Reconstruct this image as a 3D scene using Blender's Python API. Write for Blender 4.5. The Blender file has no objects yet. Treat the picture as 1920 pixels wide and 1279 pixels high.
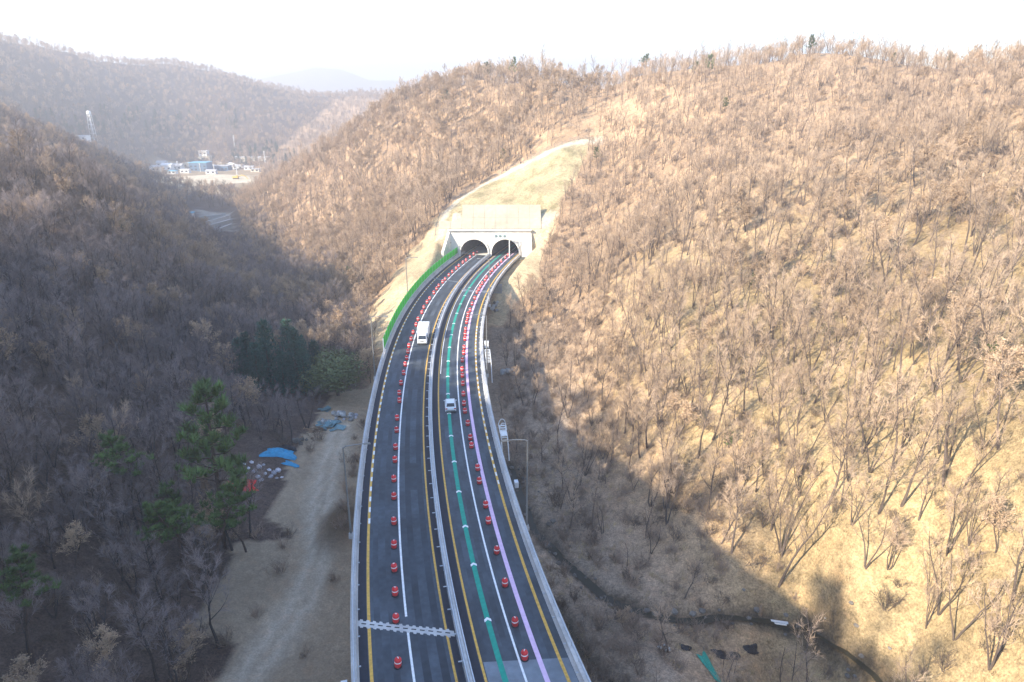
import bpy, bmesh, math, random
import numpy as np
from mathutils import Vector, Matrix, Euler

random.seed(7)
rng = np.random.default_rng(7)
scene = bpy.context.scene
COL = scene.collection
R = math.radians
HAZE = 0.00057

# ---------------------------------------------------------------- camera
CAM_H, PITCH = 48.0, 19.4
cd = bpy.data.cameras.new('camera')
cd.sensor_width = 36.0
cd.lens = 36.0 * 1280 / 1920
cd.clip_start, cd.clip_end = 0.5, 9000
cam = bpy.data.objects.new('camera', cd)
cam.location = (0, 0, CAM_H)
cam.rotation_euler = (R(90 - PITCH), 0, 0)
COL.objects.link(cam)
scene.camera = cam

# ---------------------------------------------------------------- sky, sun, exposure
SUN_DIR = np.array([-0.78, -0.62]); SUN_DIR = SUN_DIR / np.hypot(*SUN_DIR)
SUN_EL = R(29)
world = bpy.data.worlds.new('World'); scene.world = world
world.use_nodes = True
nt = world.node_tree
bg = nt.nodes['Background']
sky = nt.nodes.new('ShaderNodeTexSky')
sky.sky_type = 'NISHITA'; sky.sun_disc = False
sky.sun_elevation = SUN_EL
sky.sun_rotation = math.atan2(SUN_DIR[0], SUN_DIR[1])
sky.altitude = 100; sky.air_density = 1.0; sky.dust_density = 0.4; sky.ozone_density = 3.5
nt.links.new(sky.outputs[0], bg.inputs[0])
bg.inputs[1].default_value = 0.15
sl = bpy.data.lights.new('sun', 'SUN')
sl.energy = 4.1; sl.angle = R(0.5); sl.color = (1.0, 0.89, 0.73)
sun = bpy.data.objects.new('sun', sl)
sd = Vector((SUN_DIR[0] * math.cos(SUN_EL), SUN_DIR[1] * math.cos(SUN_EL), math.sin(SUN_EL)))
sun.rotation_euler = sd.to_track_quat('Z', 'Y').to_euler()
sun.location = (-200, -160, 200)
COL.objects.link(sun)
vs = scene.view_settings
vs.view_transform = 'Standard'; vs.look = 'None'; vs.exposure = 1.88; vs.gamma = 1.0
vs.use_curve_mapping = False
scene.cycles.max_bounces = 5
scene.cycles.diffuse_bounces = 3
scene.cycles.transparent_max_bounces = 4

# ---------------------------------------------------------------- small tools
def tag(o, label=None, cat=None, group=None, kind=None):
    if label: o['label'] = label
    if cat: o['category'] = cat
    if group: o['group'] = group
    if kind: o['kind'] = kind
    return o

def obj(name, mesh, parent=None, loc=None, rot=None, scale=None):
    o = bpy.data.objects.new(name, mesh)
    COL.objects.link(o)
    if parent is not None: o.parent = parent
    if loc is not None: o.location = loc
    if rot is not None: o.rotation_euler = rot
    if scale is not None: o.scale = scale
    return o

def thing(name, label, cat, loc=(0, 0, 0), rz=0.0, group=None):
    o = obj(name, None, None, loc, (0, 0, rz))
    o.empty_display_size = 0.3
    return tag(o, label, cat, group)

def np_mesh(name, verts, faces, mats=(), midx=None, smooth=False):
    me = bpy.data.meshes.new(name)
    if isinstance(faces, np.ndarray):
        nf, k = faces.shape
        me.vertices.add(len(verts)); me.vertices.foreach_set('co', np.asarray(verts, np.float32).ravel())
        me.loops.add(nf * k); me.loops.foreach_set('vertex_index', faces.astype(np.int32).ravel())
        me.polygons.add(nf); me.polygons.foreach_set('loop_start', np.arange(nf, dtype=np.int32) * k)
        me.update(calc_edges=True); me.validate()
    else:
        me.from_pydata([tuple(v) for v in verts], [], faces)
    for m in mats: me.materials.append(m)
    if midx is not None: me.polygons.foreach_set('material_index', np.asarray(midx, np.int32))
    if smooth: me.polygons.foreach_set('use_smooth', np.ones(len(me.polygons), bool))
    me.update()
    return me

class MB:
    """collects simple solids into one mesh"""
    def __init__(s): s.v, s.f, s.m = [], [], []
    def _add(s, vs, fs, mi=0):
        b = len(s.v); s.v += [tuple(v) for v in vs]; s.f += [tuple(i + b for i in f) for f in fs]; s.m += [mi] * len(fs)
    def box(s, c, d, mi=0, rz=0.0, taper=1.0, tilt=0.0):
        x, y, z = d[0] / 2, d[1] / 2, d[2] / 2
        vs = [(-x, -y, -z), (x, -y, -z), (x, y, -z), (-x, y, -z), (-x * taper, -y * taper, z), (x * taper, -y * taper, z), (x * taper, y * taper, z), (-x * taper, y * taper, z)]
        M = Matrix.Translation(c) @ Matrix.Rotation(rz, 4, 'Z') @ Matrix.Rotation(tilt, 4, 'X')
        s._add([M @ Vector(v) for v in vs], [(3, 2, 1, 0), (4, 5, 6, 7), (0, 1, 5, 4), (1, 2, 6, 5), (2, 3, 7, 6), (3, 0, 4, 7)], mi)
    def tube(s, pts, rad, n=6, mi=0, cap=True):
        pts = [Vector(p) for p in pts]
        if not hasattr(rad, '__len__'): rad = [rad] * len(pts)
        rings = []
        up = Vector((0, 0, 1))
        for i, p in enumerate(pts):
            t = (pts[min(i + 1, len(pts) - 1)] - pts[max(i - 1, 0)]).normalized()
            a = t.cross(up)
            if a.length < 0.05: a = t.cross(Vector((1, 0, 0)))
            a.normalize(); b = a.cross(t)
            rings.append([p + (a * math.cos(2 * math.pi * k / n) + b * math.sin(2 * math.pi * k / n)) * rad[i] for k in range(n)])
        vs = [v for r in rings for v in r]; fs = []
        for i in range(len(pts) - 1):
            for k in range(n):
                fs.append((i * n + k, i * n + (k + 1) % n, (i + 1) * n + (k + 1) % n, (i + 1) * n + k))
        if cap:
            fs.append(tuple(range(n))[::-1]); fs.append(tuple((len(pts) - 1) * n + k for k in range(n)))
        s._add(vs, fs, mi)
    def lathe(s, prof, n=14, c=(0, 0, 0), mi=0):
        vs = []; fs = []
        for r, z in prof:
            vs += [(c[0] + r * math.cos(2 * math.pi * k / n), c[1] + r * math.sin(2 * math.pi * k / n), c[2] + z) for k in range(n)]
        for i in range(len(prof) - 1):
            for k in range(n): fs.append((i * n + k, i * n + (k + 1) % n, (i + 1) * n + (k + 1) % n, (i + 1) * n + k))
        fs.append(tuple((len(prof) - 1) * n + k for k in range(n)))
        fs.append(tuple(range(n))[::-1])
        s._add(vs, fs, mi)
    def poly(s, vs, mi=0): s._add(vs, [tuple(range(len(vs)))], mi)
    def grid(s, rows, mi=0):
        n = len(rows[0]); vs = [v for r in rows for v in r]; fs = []
        for i in range(len(rows) - 1):
            for k in range(n - 1): fs.append((i * n + k, i * n + k + 1, (i + 1) * n + k + 1, (i + 1) * n + k))
        s._add(vs, fs, mi)
    def mesh(s, name, *mats, smooth=False):
        return np_mesh(name, s.v, s.f, mats, s.m, smooth)
    def build(s, name, mats, parent=None, loc=None, rot=None, smooth=False):
        if not isinstance(mats, (list, tuple)): mats = [mats]
        return obj(name, s.mesh(name, *mats, smooth=smooth), parent, loc, rot)

def vnoise(x, y, seed=0):
    x = np.asarray(x, float); y = np.asarray(y, float)
    xi = np.floor(x).astype(np.int64); yi = np.floor(y).astype(np.int64)
    fx = x - xi; fy = y - yi
    fx = fx * fx * (3 - 2 * fx); fy = fy * fy * (3 - 2 * fy)
    def h(a, b):
        n = (a * 374761393 + b * 668265263 + seed * 974711) & 0x7fffffff
        n = ((n ^ (n >> 13)) * 1274126177) & 0x7fffffff
        return ((n ^ (n >> 16)) & 0xffff) / 32767.5 - 1
    return (h(xi, yi) * (1 - fx) + h(xi + 1, yi) * fx) * (1 - fy) + (h(xi, yi + 1) * (1 - fx) + h(xi + 1, yi + 1) * fx) * fy

def fbm(x, y, sc, oct=4, seed=0, gain=0.5):
    r = 0; a = 1; t = 0
    for i in range(oct):
        r = r + a * vnoise(x / sc + 17.3 * i, y / sc - 9.1 * i, seed + i); t += a; a *= gain; sc /= 2.1
    return r / t

def sstep(a, b, x):
    t = np.clip((x - a) / (b - a), 0, 1); return t * t * (3 - 2 * t)

# ---------------------------------------------------------------- survey: sight lines of the drone and the road axis
FPX = 1280.0; TH = R(PITCH)
def sight(px, py):
    u = (px - 960) / FPX; v = (py - 639.5) / FPX
    return np.array([u, math.cos(TH) - v * math.sin(TH), -math.sin(TH) - v * math.cos(TH)])
def at_z(px, py, z):
    d = sight(px, py); return d * ((z - CAM_H) / d[2]) + [0, 0, CAM_H]
def at_y(px, py, y):
    d = sight(px, py); return d * (y / d[1]) + [0, 0, CAM_H]

CX, CY, RR = 330.374, 137.79, 346.125
_ds = [-130, -110, -84, -60, -40, -20, -5, 13, 30, 50, 80, 110, 140]
_dv = [-.4, -.3, 0, .5, .65, .35, -.25, -.85, -1.1, -1.3, -1.5, -1.5, -1.5]
_dp = np.polyfit(_ds, _dv, 7)
def dlt(s): return np.polyval(_dp, np.clip(s, -128, 135))
def road(s, off=0.0, z=0.0):
    ph = s / RR; r = RR - (off + dlt(s))
    return np.array([CX - r * math.cos(ph), CY + r * math.sin(ph), z])
def road_dir(s):
    a = road(s - .5); b = road(s + .5); return (b - a) / np.linalg.norm(b - a)
def road_rz(s):                       # rotation that points local +Y along the road
    d = road_dir(s); return -math.atan2(d[0], d[1])
def to_road(x, y):
    dx = x - CX; dy = y - CY
    s = np.arctan2(dy, -dx) * RR
    return s, RR - np.hypot(dx, dy) - dlt(s)

# ---------------------------------------------------------------- terrain height
CP = []
def cz(px, py, z): CP.append(at_z(px, py, z))
def cy(px, py, y): CP.append(at_y(px, py, y))
def cw(x, y, z): CP.append(np.array([x, y, z], float))
def crest(px, py, y, drop=26, k=1.28):
    p = at_y(px, py, y); CP.append(p); CP.append(np.array([p[0] * k, p[1] * k, p[2] - drop]))
# main hill crest
for a in ((748, 196, 400), (830, 168, 380), (905, 152, 360), (1000, 150, 335), (1095, 172, 315), (1200, 142, 325), (1320, 136, 325), (1500, 108, 300), (1600, 112, 292), (1720, 132, 280), (1920, 132, 262), (2200, 125, 240)): crest(*a)
# left flank and foot of the main hill
for a in ((640, 262, 440), (545, 322, 465), (470, 372, 480)): crest(*a, drop=12, k=1.12)
cz(620, 500, -13); cz(545, 440, -19); cz(690, 590, -10); cy(700, 420, 290); cy(700, 330, 350); cy(620, 400, 345); cy(820, 300, 312); cy(900, 240, 325); cy(780, 240, 365)
cy(760, 520, 195); cy(790, 468, 222); cy(812, 425, 232); cy(760, 440, 245)
cy(960, 330, 262); cy(1090, 265, 268); cy(1050, 330, 248); cy(1130, 290, 262)
# right hill face
for a in ((1100, 400, 226), (1200, 500, 160), (1400, 400, 165), (1300, 250, 240), (1450, 200, 240), (1600, 300, 180), (1750, 220, 205), (1900, 300, 152), (1900, 600, 91), (1700, 560, 112), (1550, 700, 96), (1900, 900, 61), (2100, 700, 72), (2200, 1000, 46), (1050, 520, 190), (1300, 560, 135)): cy(*a)
for a in ((1000, 985, -10.5), (1130, 1110, -11.2), (1240, 1150, -11), (1500, 1170, -10.6), (1560, 1215, -10.2), (1250, 1260, -9.6), (1700, 1200, -5), (1800, 1279, -3.5), (1920, 1279, 0), (1400, 1000, -4), (1600, 1030, 0.5), (1250, 900, -4.5), (1000, 740, -9), (1150, 760, -4), (1300, 780, 2), (980, 600, -7), (985, 500, 2)): cz(*a)
# valley under and left of the bridge
for a in ((480, 1250, -9), (620, 960, -9.2), (600, 800, -8.6), (680, 720, -9), (440, 1000, -7), (350, 1130, -7), (200, 1100, -3.5), (0, 1279, -2), (0, 900, 6), (200, 800, 2), (400, 650, -4.5), (530, 700, -8.3), (550, 560, -12), (300, 560, 2), (100, 600, 13), (0, 640, 11), (0, 480, 17), (400, 500, -9)): cz(*a)
for s in (-160, -100, -60, -20, 20): cw(*road(s, 0, -10.0))
cw(*road(-120, -22, -8)); cw(*road(-120, 24, -9)); cw(*road(-120, 50, 2))
# left spurs and the ridge that shades the valley (west of the frame)
cy(0, 395, 155); cy(0, 455, 132); cy(120, 462, 147); cy(225, 470, 168); cy(0, 320, 265); cy(130, 338, 270); cy(245, 400, 250); cw(-205, 262, 14); cy(0, 250, 330); cy(130, 295, 345); cy(285, 366, 430); cw(-146, 165, 16); cw(-200, 190, 12)
for a in ((-62, -60, 60), (-64, -20, 60), (-74, 20, 55), (-97, 58, 54), (-122, 90, 47), (-146, 118, 14), (-172, 145, 10), (-225, 110, 20), (-150, 40, 40), (-130, -60, 45), (-260, 160, 30), (-240, 260, 38), (-330, 300, 45), (-300, 420, 40)): cw(*a)
# valley floor, village flat, far hills
for a in ((390, 420, -20), (440, 372, -22), (330, 345, -23), (500, 345, -23), (400, 300, -22), (560, 300, -20)): cz(*a)
for a in ((200, 250, 800), (60, 215, 700), (330, 215, 980), (480, 240, 1000), (620, 215, 1150)): cy(*a)
for a in ((-150, 40, 850), (0, 76, 900), (110, 106, 960), (200, 122, 1050), (330, 124, 1180), (430, 148, 1220), (540, 178, 1260), (640, 184, 1320), (730, 186, 1380), (860, 180, 1450)): crest(*a, drop=30, k=1.25)
for a in ((400, 700, 0), (700, 600, 30), (600, 300, 40), (300, 100, 50), (160, -40, 25), (90, -60, 15), (900, 1500, 20), (0, 2600, 10), (-1600, 1500, 60), (-1500, 300, 60), (-700, 100, 40), (1500, 300, 40), (-900, 2400, 10), (1500, 1800, 20), (0, -140, -10), (-500, -140, 40), (500, -140, 40)): cw(*a)
CP = np.array(CP)

def warp(x, y):
    return np.arctan2(x, y + 190.0) * 2.2, np.log(np.hypot(x, y + 190.0) + 1.0)
_u, _v = warp(CP[:, 0], CP[:, 1])
def _ker(r2): return 0.5 * r2 * np.log(r2 + 1e-12)
_n = len(CP)
_K = _ker((_u[:, None] - _u) ** 2 + (_v[:, None] - _v) ** 2) + np.eye(_n) * 2.5e-4
_P = np.c_[np.ones(_n), _u, _v]
_W = np.linalg.solve(np.block([[_K, _P], [_P.T, np.zeros((3, 3))]]), np.r_[CP[:, 2], 0, 0, 0])
def tps(x, y):
    u, v = warp(x, y); z = _W[-3] + _W[-2] * u + _W[-1] * v
    for i in range(_n): z = z + _W[i] * _ker((u - _u[i]) ** 2 + (v - _v[i]) ** 2)
    return np.clip(z, -45, 190)

CREEK = np.array([at_z(*p)[:2] for p in ((955, 870, -10.5), (1000, 985, -10.5), (1060, 1045, -10.8), (1130, 1110, -11.2), (1180, 1135, -11.2), (1240, 1152, -11), (1300, 1168, -11), (1380, 1162, -10.8), (1450, 1160, -10.7), (1510, 1172, -10.5), (1560, 1212, -10.2), (1640, 1279, -9.8), (1760, 1400, -9))])
DITCH = np.array([at_z(*p)[:2] for p in ((1040, 1110, -9.6), (1090, 1200, -9.6), (1130, 1250, -9.6), (1190, 1300, -9.6))])
TRACK = np.array([at_z(*p)[:2] for p in ((390, 1400, -9), (480, 1250, -9), (570, 1120, -9), (598, 1040, -9.1), (600, 960, -9.2), (615, 880, -9.1), (640, 800, -9))])
def seg_dist(x, y, P):
    d = np.full(np.shape(x), 1e9)
    for a, b in zip(P[:-1], P[1:]):
        ab = b - a; t = np.clip(((x - a[0]) * ab[0] + (y - a[1]) * ab[1]) / (ab @ ab), 0, 1)
        d = np.minimum(d, np.hypot(x - a[0] - t * ab[0], y - a[1] - t * ab[1]))
    return d
def inside(x, y, P):
    r = np.zeros(np.shape(x), bool); n = len(P)
    for i in range(n):
        x1, y1 = P[i]; x2, y2 = P[(i + 1) % n]
        c = ((y1 > y) != (y2 > y)) & (x < (x2 - x1) * (y - y1) / (y2 - y1 + 1e-12) + x1)
        r ^= c
    return r

PORTAL_Y = 220.9
def ground(x, y, detail=True):
    x = np.asarray(x, float); y = np.asarray(y, float)
    z = tps(x, y)
    s, off = to_road(x, y)
    ao = np.abs(off)
    far = np.hypot(x, y)
    near_road = (s > -150) & (s < 100)
    clear = np.where(near_road, sstep(14, 40, ao), 1.0)
    if detail:
        amp = np.clip(far / 300, 0.45, 3.2)
        z = z + clear * amp * (2.6 * fbm(x, y, 46, 4, 3) + 1.2 * fbm(x, y, 15, 3, 9)) + 0.16 * fbm(x, y, 3.2, 3, 21)
        z = z + np.where(far > 520, 9 * fbm(x, y, 190, 3, 31), 0)
    z = z + 10 * np.exp(-((x + 98) / 17) ** 2 - ((y - 170) / 15) ** 2) + 7 * np.exp(-((x + 122) / 13) ** 2 - ((y - 172) / 11) ** 2)
    # deck corridor: nothing pokes through the bridge
    low = np.where(s < 40, -6.5, -6.5 + 5.4 * sstep(40, 58, s))
    cor = (s > -170) & (s < 140)
    z = np.where(cor & (ao < 13) & (y < PORTAL_Y), np.minimum(z, np.where(ao < 11.5, low, low + (ao - 11.5) * 1.3)), z)
    # embankment by the tunnel
    emb = np.where((s > 46) & (y < PORTAL_Y), -1.1 - np.clip(ao - 10.6, 0, 40) * 0.62 - np.clip(58 - s, 0, 30) * 0.5, -99)
    z = np.maximum(z, emb)
    # cut into the hill round the portal
    side = np.clip(ao - 11.6, 0, 99) * 1.05 - 0.35
    zf = np.where(y < PORTAL_Y + 6.6, 8.0 + (y - PORTAL_Y), 14.6 + (y - PORTAL_Y - 6.6) * 0.60)
    cut = np.where(y < PORTAL_Y, side, np.maximum(zf, np.where(off > 0, side - 3, side - 9)))
    z = np.where((s > 52) & (s < 160) & (ao < 40) & (y > 160) & (y < PORTAL_Y + 9), np.minimum(z, cut), z)
    # behind the portal wall the back-fill covers the tubes
    bf = (y >= PORTAL_Y) & (y < 330) & (off > -13.5) & (off < 13) & (s > 60) & (s < 190)
    z = np.where(bf, np.maximum(z, np.minimum(zf, 13)), z)
    # creek and ditch
    d = seg_dist(x, y, CREEK); z = z - 0.8 * (1 - sstep(0.5, 2.1, d))
    d = seg_dist(x, y, DITCH); z = z - 0.7 * (1 - sstep(0.4, 1.6, d))
    # village flat
    v = np.exp(-(((x + 290) / 150) ** 2 + ((y - 675) / 135) ** 2) ** 3)
    z = z * (1 - v) + v * (-24)
    return z
# ---------------------------------------------------------------- materials
def mat(name, col, rough=0.85, metal=0.0, var=0.12, scale=6.0, bump=0.0, spec=0.3, rnd=0.0, emis=None, stain=0.0):
    m = bpy.data.materials.new(name); m.use_nodes = True
    t = m.node_tree; p = t.nodes['Principled BSDF']
    p.inputs['Roughness'].default_value = rough; p.inputs['Metallic'].default_value = metal
    p.inputs['Specular IOR Level'].default_value = spec
    tc = t.nodes.new('ShaderNodeTexCoord')
    n = t.nodes.new('ShaderNodeTexNoise'); n.inputs['Scale'].default_value = scale; n.inputs['Detail'].default_value = 5
    t.links.new(tc.outputs['Object'], n.inputs['Vector'])
    mr = t.nodes.new('ShaderNodeMapRange'); mr.inputs[1].default_value = .3; mr.inputs[2].default_value = .7
    mr.inputs[3].default_value = 1 - var; mr.inputs[4].default_value = 1 + var
    t.links.new(n.outputs[0], mr.inputs[0])
    val = mr.outputs[0]
    if rnd:
        oi = t.nodes.new('ShaderNodeObjectInfo')
        m2 = t.nodes.new('ShaderNodeMapRange'); m2.inputs[3].default_value = 1 - rnd; m2.inputs[4].default_value = 1 + rnd
        t.links.new(oi.outputs['Random'], m2.inputs[0])
        mu = t.nodes.new('ShaderNodeMath'); mu.operation = 'MULTIPLY'
        t.links.new(val, mu.inputs[0]); t.links.new(m2.outputs[0], mu.inputs[1]); val = mu.outputs[0]
    if stain:
        n3 = t.nodes.new('ShaderNodeTexNoise'); n3.inputs['Scale'].default_value = scale * .13; n3.inputs['Detail'].default_value = 3
        t.links.new(tc.outputs['Object'], n3.inputs['Vector'])
        m3 = t.nodes.new('ShaderNodeMapRange'); m3.inputs[1].default_value = .35; m3.inputs[2].default_value = .65
        m3.inputs[3].default_value = 1 - stain; m3.inputs[4].default_value = 1 + stain * .5
        t.links.new(n3.outputs[0], m3.inputs[0])
        mu = t.nodes.new('ShaderNodeMath'); mu.operation = 'MULTIPLY'
        t.links.new(val, mu.inputs[0]); t.links.new(m3.outputs[0], mu.inputs[1]); val = mu.outputs[0]
    vm = t.nodes.new('ShaderNodeVectorMath'); vm.operation = 'SCALE'; vm.inputs[0].default_value = col
    t.links.new(val, vm.inputs['Scale'])
    t.links.new(vm.outputs[0], p.inputs['Base Color'])
    if bump:
        b = t.nodes.new('ShaderNodeBump'); b.inputs['Strength'].default_value = bump; b.inputs['Distance'].default_value = .05
        t.links.new(n.outputs[0], b.inputs['Height']); t.links.new(b.outputs[0], p.inputs['Normal'])
    return m

M = {}
M['asphalt'] = mat('asphalt', (.062, .076, .092), .85, scale=1.6, var=.17, bump=.15, stain=.34)
M['asphalt_new'] = mat('dark new asphalt', (.022, .027, .040), .8, scale=2, var=.18, bump=.15)
M['asphalt_worn'] = mat('worn asphalt', (.036, .046, .058), .75, scale=1.2, var=.2, stain=.3)
M['asphalt_soft'] = mat('polished asphalt', (.053, .066, .081), .75, scale=1.2, var=.2, stain=.3)
M['concrete'] = mat('concrete', (.50, .49, .47), .9, scale=2.5, var=.10, bump=.1, stain=.18)
M['pale_concrete'] = mat('pale concrete', (.70, .67, .60), .9, scale=.8, var=.10, bump=.1, stain=.20)
M['slab'] = mat('slab concrete', (.17, .195, .22), .9, scale=1.5, var=.12, stain=.2)
M['deck_edge'] = mat('deck concrete', (.34, .33, .31), .9, scale=1.5, var=.12, stain=.25)
M['yellow'] = mat('yellow road paint', (.62, .36, .07), .7, scale=3, var=.22)
M['white'] = mat('white road paint', (.74, .74, .72), .7, scale=3, var=.14)
M['green_line'] = mat('green road paint', (.008, .27, .19), .7, scale=2.5, var=.14)
M['pink'] = mat('pink road paint', (.66, .46, .62), .7, scale=2.5, var=.1)
M['bracket'] = mat('dull zinc bracket', (.40, .43, .46), .6, scale=3, var=.1)
M['steel'] = mat('galvanised steel', (.52, .55, .58), .45, metal=.35, scale=3, var=.1)
M['lamp_steel'] = mat('grey lamp steel', (.20, .20, .19), .5, metal=.3, scale=3, var=.1)
M['white_steel'] = mat('white painted steel', (.60, .61, .60), .5, scale=3, var=.08)
M['red_plastic'] = mat('red plastic', (.56, .034, .036), .7, scale=4, var=.12, rnd=.18)
M['reflect'] = mat('white reflective band', (.78, .76, .74), .4, scale=5, var=.08)
M['rubber'] = mat('black rubber', (.022, .022, .024), .8)
M['green_panel'] = mat('green noise panel', (.05, .36, .07), .6, scale=1.2, var=.14, rnd=.10)
# translucent panel: light from behind glows through the sheet
_t = M['green_panel'].node_tree; _p = _t.nodes['Principled BSDF']; _tr = _t.nodes.new('ShaderNodeBsdfTranslucent'); _mx = _t.nodes.new('ShaderNodeMixShader')
_tr.inputs['Color'].default_value = (.10, .62, .12, 1); _mx.inputs[0].default_value = .55
_t.links.new(_p.outputs[0], _mx.inputs[1]); _t.links.new(_tr.outputs[0], _mx.inputs[2])
_t.links.new(_mx.outputs[0], next(q for q in _t.nodes if q.type == 'OUTPUT_MATERIAL').inputs['Surface'])
M['white_paint'] = mat('white vehicle paint', (.78, .79, .80), .35, scale=1, var=.03, spec=.5)
M['silver_paint'] = mat('pale silver vehicle paint', (.66, .70, .72), .3, scale=1, var=.03, spec=.5)
M['glass'] = mat('dark window glass', (.02, .025, .03), .1, scale=1, var=.05, spec=.6)
M['red_light'] = mat('red tail lamp', (.45, .02, .02), .3)
M['lamp_lens'] = mat('clear lamp lens', (.75, .75, .72), .2)
M['blue_tarp'] = mat('blue tarpaulin', (.03, .27, .46), .55, scale=2, var=.2, bump=.4)
M['red_tarp'] = mat('red tarpaulin', (.62, .035, .03), .55, scale=2, var=.2, bump=.4)
M['green_net'] = mat('green mesh sheet', (.02, .26, .19), .7, scale=3, var=.2, bump=.4)
M['black_sheet'] = mat('black plastic sheet', (.018, .018, .022), .5, scale=3, var=.3)
M['bag'] = mat('white woven bag', (.48, .47, .50), .8, scale=4, var=.2, rnd=.4, bump=.3)
M['rubble'] = mat('grey rubble', (.40, .40, .38), .9, scale=3, var=.25, rnd=.35, bump=.3)
M['teal_scrap'] = mat('teal grey scrap sheet', (.16, .27, .29), .7, scale=3, var=.25, rnd=.3)
M['wood'] = mat('weathered timber', (.30, .20, .12), .9, scale=4, var=.25, rnd=.25)
M['stone'] = mat('creek stone', (.15, .135, .115), .95, scale=2, var=.3, rnd=.3, bump=.4)
M['tunnel_lining'] = mat('tunnel lining', (.20, .18, .16), .9, scale=.7, var=.2, stain=.3)
M['bark'] = mat('grey brown bark', (.10, .076, .062), .95, scale=5, var=.25, rnd=.25)
M['pine_bark'] = mat('pine bark', (.085, .058, .045), .95, scale=5, var=.25, rnd=.2)
M['twig'] = mat('bare twigs', (.40, .292, .200), .95, scale=.8, var=.22, rnd=.3)
M['shade_twig'] = mat('bare twigs in shade tone', (.205, .165, .150), .95, scale=.8, var=.22, rnd=.35)  # twig colour lowered to deepen the shade of the left wood
M['shade_bark'] = mat('bark in shade tone', (.055, .046, .042), .95, scale=5, var=.25, rnd=.25)  # bark lowered with these twigs, shade put into the colour
M['shotcrete'] = mat('cream slope concrete', (.39, .345, .255), .9, scale=.8, var=.08, bump=.1, stain=.12)
M['dry_leaf'] = mat('dry brown oak leaves', (.40, .28, .175), .9, scale=1.5, var=.3, rnd=.25)
M['needle'] = mat('pine needles', (.090, .145, .038), .8, scale=1.2, var=.35, rnd=.25)
M['dark_needle'] = mat('dark fir needles', (.026, .080, .052), .8, scale=1.2, var=.35, rnd=.25)
M['olive_leaf'] = mat('olive leaves', (.105, .125, .048), .8, scale=.9, var=.35)
M['dry_grass'] = mat('dry grass', (.40, .30, .155), .95, scale=1, var=.2, rnd=.4)
M['brush'] = mat('dry brush', (.25, .185, .135), .95, scale=1, var=.25, rnd=.55)
M['wall_cream'] = mat('cream render', (.62, .57, .46), .9, scale=.6, var=.08)
M['wall_white'] = mat('white render', (.72, .71, .68), .9, scale=.6, var=.06)
M['wall_blue'] = mat('blue grey cladding', (.10, .17, .26), .7, scale=.6, var=.1)
M['roof_blue'] = mat('light blue roof sheet', (.15, .42, .56), .6, scale=.6, var=.1)
M['roof_grey'] = mat('grey roof sheet', (.40, .40, .40), .7, scale=.6, var=.12)
M['machine_yellow'] = mat('yellow machine paint', (.58, .38, .08), .5, scale=1, var=.1)
M['teal_sign'] = mat('signal board', (.20, .32, .34), .6, scale=2, var=.1)

def terrain_material():
    m = bpy.data.materials.new('hillside ground'); m.use_nodes = True
    t = m.node_tree; p = t.nodes['Principled BSDF']; p.inputs['Roughness'].default_value = 1; p.inputs['Specular IOR Level'].default_value = .08
    a = t.nodes.new('ShaderNodeAttribute'); a.attribute_name = 'albedo'
    tc = t.nodes.new('ShaderNodeTexCoord')
    def noise(sc, det, lo, hi, o0, o1, rough=.6):
        n = t.nodes.new('ShaderNodeTexNoise'); n.inputs['Scale'].default_value = sc; n.inputs['Detail'].default_value = det; n.inputs['Roughness'].default_value = rough
        t.links.new(tc.outputs['Object'], n.inputs['Vector'])
        r = t.nodes.new('ShaderNodeMapRange'); r.inputs[1].default_value = lo; r.inputs[2].default_value = hi; r.inputs[3].default_value = o0; r.inputs[4].default_value = o1
        t.links.new(n.outputs[0], r.inputs[0]); return n, r.outputs[0]
    n1, f1 = noise(1.1, 8, .30, .70, .48, 1.42, .78)
    n2, f2 = noise(.16, 5, .3, .7, .80, 1.18)
    n3, f3 = noise(4.5, 6, .35, .65, .62, 1.32, .7)
    mu = t.nodes.new('ShaderNodeMath'); mu.operation = 'MULTIPLY'; t.links.new(f1, mu.inputs[0]); t.links.new(f2, mu.inputs[1])
    mu2 = t.nodes.new('ShaderNodeMath'); mu2.operation = 'MULTIPLY'; t.links.new(mu.outputs[0], mu2.inputs[0]); t.links.new(f3, mu2.inputs[1])
    ml = t.nodes.new('ShaderNodeMix'); ml.data_type = 'FLOAT'; ml.inputs[2].default_value = 1.0; t.links.new(a.outputs['Alpha'], ml.inputs[0]); t.links.new(mu2.outputs[0], ml.inputs[3])
    vm = t.nodes.new('ShaderNodeVectorMath'); vm.operation = 'SCALE'
    t.links.new(a.outputs['Color'], vm.inputs[0]); t.links.new(ml.outputs[0], vm.inputs['Scale'])
    # reddish leaf drifts
    nr, fr = noise(.55, 6, .52, .72, 0, .35, .7)
    mx = t.nodes.new('ShaderNodeMix'); mx.data_type = 'RGBA'; mx.blend_type = 'MULTIPLY'
    t.links.new(fr, mx.inputs['Factor']); t.links.new(vm.outputs[0], mx.inputs[6]); mx.inputs[7].default_value = (.95, .68, .52, 1)
    t.links.new(mx.outputs[2], p.inputs['Base Color'])
    b = t.nodes.new('ShaderNodeBump'); b.inputs['Strength'].default_value = .9; b.inputs['Distance'].default_value = .35
    t.links.new(n1.outputs[0], b.inputs['Height']); t.links.new(b.outputs[0], p.inputs['Normal'])
    return m

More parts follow.
